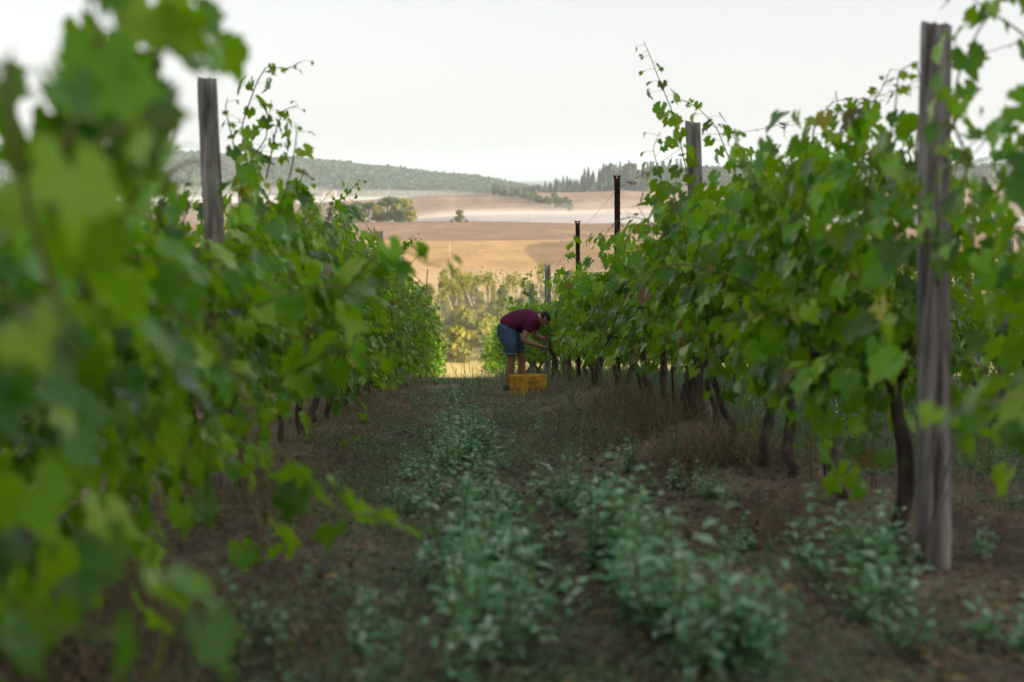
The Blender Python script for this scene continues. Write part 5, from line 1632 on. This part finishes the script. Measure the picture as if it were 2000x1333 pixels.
# legs
loft(body, [(0.00, -0.06, 0.03, .038, .045), (0.0, -0.06, .10, .036, .042), (0.005, -0.065, .20, .045, .050), (0.01, -0.07, .33, .058, .064), (0.035, -0.075, .44, .052, .055), (0.05, -0.08, .51, .058, .062), (0.045, -0.08, .60, .070, .075), (0.03, -0.07, .76, .085, .09), (0.01, -0.05, .93, .095, .11)])
loft(body, [(0.22, 0.17, 0.03 + gL, .038, .045), (0.22, 0.17, .10 + gL, .036, .042), (0.225, 0.17, .20, .045, .050), (0.22, 0.165, .33, .058, .064), (0.225, 0.16, .44, .052, .055), (0.23, 0.155, .51, .058, .062), (0.20, 0.15, .60, .070, .075), (0.13, 0.14, .76, .085, .09), (0.05, 0.12, .93, .095, .11)])
# trunk, neck
TORSO = [(-0.02, 0.03, 0.96, .15, .12), (0.01, 0.04, 1.05, .165, .135), (0.09, 0.05, 1.10, .165, .135), (0.20, 0.08, 1.135, .175, .14), (0.31, 0.10, 1.145, .185, .145), (0.40, 0.125, 1.145, .17, .12), (0.46, 0.14, 1.14, .09, .08)]
loft(body, TORSO, 18)
loft(body, [(0.42, 0.13, 1.15, .07, .07), (0.50, 0.15, 1.155, .058, .062), (0.56, 0.165, 1.15, .056, .06)])
# head: looks down into the vine
HC = np.array([0.585, 0.17, 1.145]); HF = np.array([0.62, 0.10, -0.78]); HF /= np.linalg.norm(HF)       # face direction
HU = np.array([0.78, 0.14, 0.62]); HU -= HF * HU.dot(HF); HU /= np.linalg.norm(HU); HS = np.cross(HF, HU)   # crown, side
Vs_, Ts_ = ico_arrays(3)
def head_pt(f, u, s): return HC + HF * f + HU * u + HS * s
q = Vs_.copy()
hv = HC + np.outer(q[:, 0] * 0.098, HF) + np.outer(q[:, 1] * 0.115, HU) + np.outer(q[:, 2] * 0.076, HS)
body.add(hv, Ts_)
jaw = head_pt(0.035, -0.075, 0)
body.add(jaw + np.outer(q[:, 0] * 0.060, HF) + np.outer(q[:, 1] * 0.050, HU) + np.outer(q[:, 2] * 0.052, HS), Ts_)
def bump(f, u, s, rf, ru, rs): body.add(head_pt(f, u, s) + np.outer(q[:, 0] * rf, HF) + np.outer(q[:, 1] * ru, HU) + np.outer(q[:, 2] * rs, HS), Ts_)
bump(0.108, -0.025, 0, .020, .026, .014)      # nose
bump(0.095, 0.018, 0, .014, .012, .05)        # brow
bump(0.090, -0.070, 0, .012, .008, .022)      # lips
bump(-0.01, -0.01, 0.078, .022, .032, .010); bump(-0.01, -0.01, -0.078, .022, .032, .010)   # ears
bump(0.085, -0.110, 0, .016, .016, .02)       # chin


# arms with hands
def hand(wrist, fwd, palm_n, curl, spread_sign):
    """palm, four unequal bent fingers and a thumb, joined to the forearm"""
    global SIDE
    keep = SIDE
    fwd = np.array(fwd, float); fwd /= np.linalg.norm(fwd); pn = np.array(palm_n, float); pn -= fwd * pn.dot(fwd); pn /= np.linalg.norm(pn)
    sd = np.cross(pn, fwd) * spread_sign
    SIDE = sd
    w = np.array(wrist, float)
    loft(body, [(*(w - fwd * 0.02), .028, .022), (*(w + fwd * 0.03), .036, .019), (*(w + fwd * 0.075), .042, .017), (*(w + fwd * 0.095), .040, .015)], 10)
    for i, (off, L) in enumerate(((0.030, .070), (0.010, .080), (-0.011, .074), (-0.031, .058))):
        p0 = w + fwd * 0.085 + sd * off
        ang = 0.25; P = [p0]; d = fwd
        for s, fr_ in enumerate((0.45, 0.32, 0.23)):
            ang += curl * (0.8 + 0.3 * s)
            d = fwd * math.cos(ang) + pn * math.sin(ang)
            P.append(P[-1] + d * L * fr_ )
        loft(body, [(*P[0], .0105, .0105), (*P[1], .0098, .0098), (*P[2], .009, .009), (*P[3], .0078, .0078)], 8)
    t0 = w + fwd * 0.03 + sd * 0.034
    t1 = t0 + fwd * 0.03 + sd * 0.028 + pn * 0.018; t2 = t1 + fwd * 0.032 + sd * 0.004 + pn * 0.018
    loft(body, [(*t0, .014, .014), (*t1, .0118, .0118), (*t2, .009, .009)], 8)
    SIDE = keep


RS = (0.36, -0.06, 1.14); RE = (0.235, -0.13, .84); RW = (0.545, -0.05, .715)
loft(body, [(*RS, .062, .066), (0.31, -0.10, 1.02, .055, .058), (0.26, -0.125, .92, .050, .052), (*RE, .043, .046), (0.30, -0.12, .80, .044, .046), (0.40, -0.09, .765, .038, .040), (*RW, .028, .024)])
hand(RW, (0.9, 0.2, -0.12), (0.0, 0.3, 1.0), 0.45, 1)
LS = (0.44, 0.30, 1.13); LE = (0.43, 0.36, .84); LW = (0.62, 0.22, .80)
loft(body, [(*LS, .060, .064), (0.45, 0.33, 1.0, .054, .056), (0.44, 0.35, .92, .048, .05), (*LE, .042, .044), (0.50, 0.31, .82, .042, .044), (*LW, .028, .024)])
hand(LW, (0.35, -0.25, 0.85), (0.4, -0.9, 0.1), 0.4, -1)
fused('body', body, 0.0075, M_SKIN, per, 3)

# hair: short, dark, over crown and back of the head down to the nape
hb = MB()
k_ = (q[:, 0] < 0.55 + 0.45 * q[:, 1]) & (q[:, 1] > -0.80) & ~((q[:, 1] < -0.05) & (q[:, 0] > -0.15))
hv = HC + np.outer(q[:, 0] * 0.107, HF) + np.outer(q[:, 1] * 0.125, HU) + np.outer(q[:, 2] * 0.083, HS)
rr = np.random.default_rng(9)
hv = hv + (hv - HC) * rr.normal(size=(len(hv), 1)) * 0.015
hb.add(hv, np.array([t for t in Ts_ if k_[t].all()]))
link('hair', hb.mesh('hair', True), M_HAIR, per)
# shirt
sh = MB()
loft(sh, [(-0.045, 0.03, 1.03, .165, .125), (0.01, 0.04, 1.07, .185, .150), (0.09, 0.05, 1.105, .19, .155), (0.20, 0.08, 1.125, .20, .172), (0.31, 0.10, 1.130, .205, .175), (0.40, 0.125, 1.145, .20, .140), (0.455, 0.14, 1.15, .10, .09)], 20)
loft(sh, [(0.385, 0.0, 1.16, .09, .10), (*RS, .085, .09), (0.325, -0.09, 1.05, .078, .082), (0.295, -0.105, .975, .076, .080)])
loft(sh, [(0.43, 0.22, 1.15, .09, .10), (*LS, .082, .088), (0.45, 0.33, 1.03, .074, .08), (0.45, 0.335, .97, .072, .078)])
loft(sh, [(0.20, 0.03, 1.00, .15, .09), (0.32, 0.08, 1.02, .14, .09), (0.42, 0.12, 1.05, .10, .07)], 14)
shirt = fused('t_shirt', sh, 0.011, M_SHIRT, per, 5)
# shorts
st_ = MB()
loft(st_, [(-0.035, 0.03, 1.07, .165, .125), (-0.02, 0.035, 0.98, .18, .155), (0.01, 0.04, 0.88, .185, .165), (0.03, 0.05, 0.80, .16, .14)], 18)
loft(st_, [(0.0, -0.045, .92, .11, .125), (0.025, -0.07, .78, .108, .118), (0.04, -0.078, .69, .092, .100), (0.045, -0.08, .605, .090, .098)])
loft(st_, [(0.05, 0.12, .92, .11, .125), (0.12, 0.14, .78, .106, .112), (0.17, 0.147, .70, .092, .096), (0.19, 0.15, .625, .090, .094)])
sho = fused('denim_shorts', st_, 0.010, M_DENIM, per, 4)
for c in ((0.045, -0.08, .606), (0.19, 0.15, .627)):          # turned up hems
    hm = MB(); hm.tube([(c[0], c[1], c[2] - .004), (c[0], c[1], c[2] + .028)], 0.101, 18)
    link('hem', hm.mesh('hem', True), solid('hem_mat', [(0.3, (0.08, 0.11, 0.13)), (0.7, (0.15, 0.18, 0.20))], 20, 0.9), sho)
# shoes
for (fx, fy, fz) in ((0.0, -0.06, 0.0), (0.22, 0.17, gL)):
    sb_ = MB(); SIDE_k = SIDE
    dirv = np.array([0.80, -0.45, 0]); dirv /= np.linalg.norm(dirv)
    SIDE = np.array([-dirv[1], dirv[0], 0])
    a = np.array([fx, fy, fz + 0.055])
    loft(sb_, [(*(a - dirv * 0.075), .036, .04), (*(a - dirv * 0.02), .042, .048), (*(a + dirv * 0.07 - np.array([0, 0, .012])), .046, .036), (*(a + dirv * 0.16 - np.array([0, 0, .022])), .038, .024)], 12)
    loft(sb_, [(*(a - dirv * 0.015 + np.array([0, 0, 0.0])), .048, .050), (*(a - dirv * 0.012 + np.array([0, 0, .065])), .048, .052)], 12)
    so = fused('shoe', sb_, 0.008, M_SHOE, per, 3)
    s2 = MB(); n_ = 18
    out_ = []
    for i in range(n_):
        t = 2 * math.pi * i / n_
        out_.append(a + dirv * (0.043 + 0.130 * math.cos(t)) + SIDE * 0.050 * math.sin(t) * (1 + 0.15 * math.cos(t)))
    V = [(p_[0], p_[1], fz + 0.000) for p_ in out_] + [(p_[0], p_[1], fz + 0.050) for p_ in out_] + [(*(a + dirv * 0.043)[:2], fz + 0.0), (*(a + dirv * 0.043)[:2], fz + 0.052)]
    T = []
    for i in range(n_):
        j = (i + 1) % n_
        T += [(i, j, n_ + j), (i, n_ + j, n_ + i), (2 * n_, j, i), (2 * n_ + 1, n_ + i, n_ + j)]
    s2.add(V, T); link('sole', s2.mesh('sole'), M_ORANGE, so)
    SIDE = SIDE_k

# ------------------------------------------------------------------ the harvest crate
M_CRATE = solid('yellow_plastic_mat', [(0.25, (0.55, 0.26, 0.012)), (0.6, (0.80, 0.42, 0.02)), (0.85, (0.66, 0.35, 0.03))], 5, 0.5, 0.2, 30, None, 0.4)
CP = pix(1035, 766, 20.7)
cw, cl, ch = 0.36, 0.54, 0.30
cz = ground(CP.x, CP.y + 0.15)
cr = empty('harvest_crate', (CP.x - 0.005, CP.y + 0.25, cz - 0.012), R(20))
cr.rotation_euler = (R(-6.0), 0, R(20))
tag(cr, 'yellow plastic harvest crate with slotted sides standing at the picker\'s feet', 'crate')
# corner posts
for sx in (-1, 1):
    for sy in (-1, 1):
        b = MB(); b.box((sx * (cw / 2 - 0.022), sy * (cl / 2 - 0.022), ch / 2), (0.044, 0.044, ch - 0.004))
        link('corner_post', b.mesh('corner_post'), M_CRATE, cr)
b = MB(); b.box((0, 0, 0.012), (cw - 0.05, cl - 0.05, 0.016)); link('floor_panel', b.mesh('floor_panel'), M_CRATE, cr)
def side_panel(length, axis, off, sign, handle):
    """one wall: frame rails with a slotted lattice between, and a handle opening near the top"""
    o = empty('side_panel', (0, 0, 0)); o.parent = cr
    th = 0.012
    def bx(b, u, z, du, dz, t=th, proud=0.0):
        p_ = off + sign * proud
        if axis == 'x': b.box((u, p_, z), (du, t, dz))
        else: b.box((p_, u, z), (t, du, dz))
    b = MB()
    L = length - 0.088
    bx(b, 0, 0.030, L, 0.040); bx(b, 0, 0.245 if not handle else 0.232, L, 0.030)
    bx(b, 0, 0.135, L, 0.014, 0.014, 0.002)
    nb = 3 if axis == 'x' else 4
    for i in range(nb + 1): bx(b, -L / 2 + L * i / nb, 0.15, 0.016, 0.20, 0.016, 0.003)
    link('frame', b.mesh('frame'), M_CRATE, o)
    b = MB(); ns = int(L / 0.021)
    for i in range(ns): bx(b, -L / 2 + L * (i + 0.5) / ns, 0.139, 0.0085, 0.18, 0.007)
    link('slats', b.mesh('slats'), M_CRATE, o)['kind'] = 'stuff'
    b = MB()
    if handle:
        hw = 0.062
        for sg in (-1, 1): bx(b, sg * (L / 4 + hw / 2), 0.268, L / 2 - hw, 0.044)
        bx(b, 0, 0.252, 2 * hw, 0.012)
        for sg in (-1, 1): bx(b, sg * (hw + 0.003), 0.270, 0.010, 0.036, 0.024, 0.006)
        bx(b, 0, 0.250, 2 * hw + 0.016, 0.008, 0.024, 0.006); bx(b, 0, 0.290, 2 * hw + 0.016, 0.008, 0.024, 0.006)
    else:
        bx(b, 0, 0.272, L, 0.026)
    link('handle' if handle else 'upper_band', b.mesh('b'), M_CRATE, o)
side_panel(cw, 'x', -(cl / 2 - 0.012), -1, True); side_panel(cw, 'x', cl / 2 - 0.012, 1, True)
side_panel(cl, 'y', -(cw / 2 - 0.012), -1, False); side_panel(cl, 'y', cw / 2 - 0.012, 1, False)
b = MB()
for sx in (-1, 1): b.box((sx * (cw / 2 - 0.006), 0, ch - 0.008), (0.034, cl + 0.012, 0.020)); b.box((sx * (cw / 2 + 0.006), 0, ch - 0.024), (0.008, cl + 0.008, 0.016))
for sy in (-1, 1): b.box((0, sy * (cl / 2 - 0.006), ch - 0.0085), (cw - 0.024, 0.034, 0.020)); b.box((0, sy * (cl / 2 + 0.006), ch - 0.025), (cw - 0.002, 0.008, 0.016))
link('rim', b.mesh('rim'), M_CRATE, cr)
# grapes already in the crate
for i in range(18):
    gb = MB(); r = np.random.default_rng(700 + i)
    for q_ in range(46):
        t = q_ / 46; a = r.uniform(0, 6.28); rad_ = 0.05 * (1 - t) ** 0.5
        gb.add(ICO[0] * 0.010 + np.array([math.cos(a) * rad_, -0.08 + 0.17 * t, math.sin(a) * rad_ * 0.7]), ICO[1], r.random())
    c_ = math.cos(R(20)); s_ = math.sin(R(20))
    lx, ly, lz = (i % 3 - 1) * 0.10, ((i // 3 % 3) - 1) * 0.17, (0.09 if i < 9 else 0.20) + 0.02 * (i % 2)
    lz -= ly * 0.1
    o = link('grape_bunch', gb.mesh('grape_bunch', True), M_GRAPE, loc=(cr.location.x + lx * c_ - ly * s_, cr.location.y + lx * s_ + ly * c_, cr.location.z + lz), rot=(r.uniform(-.3, .3), r.uniform(-.3, .3), r.uniform(0, 6.28)))
    tag(o, 'bunch of dark blue grapes lying in the yellow crate', 'grapes', 'grape bunches in the yellow crate')
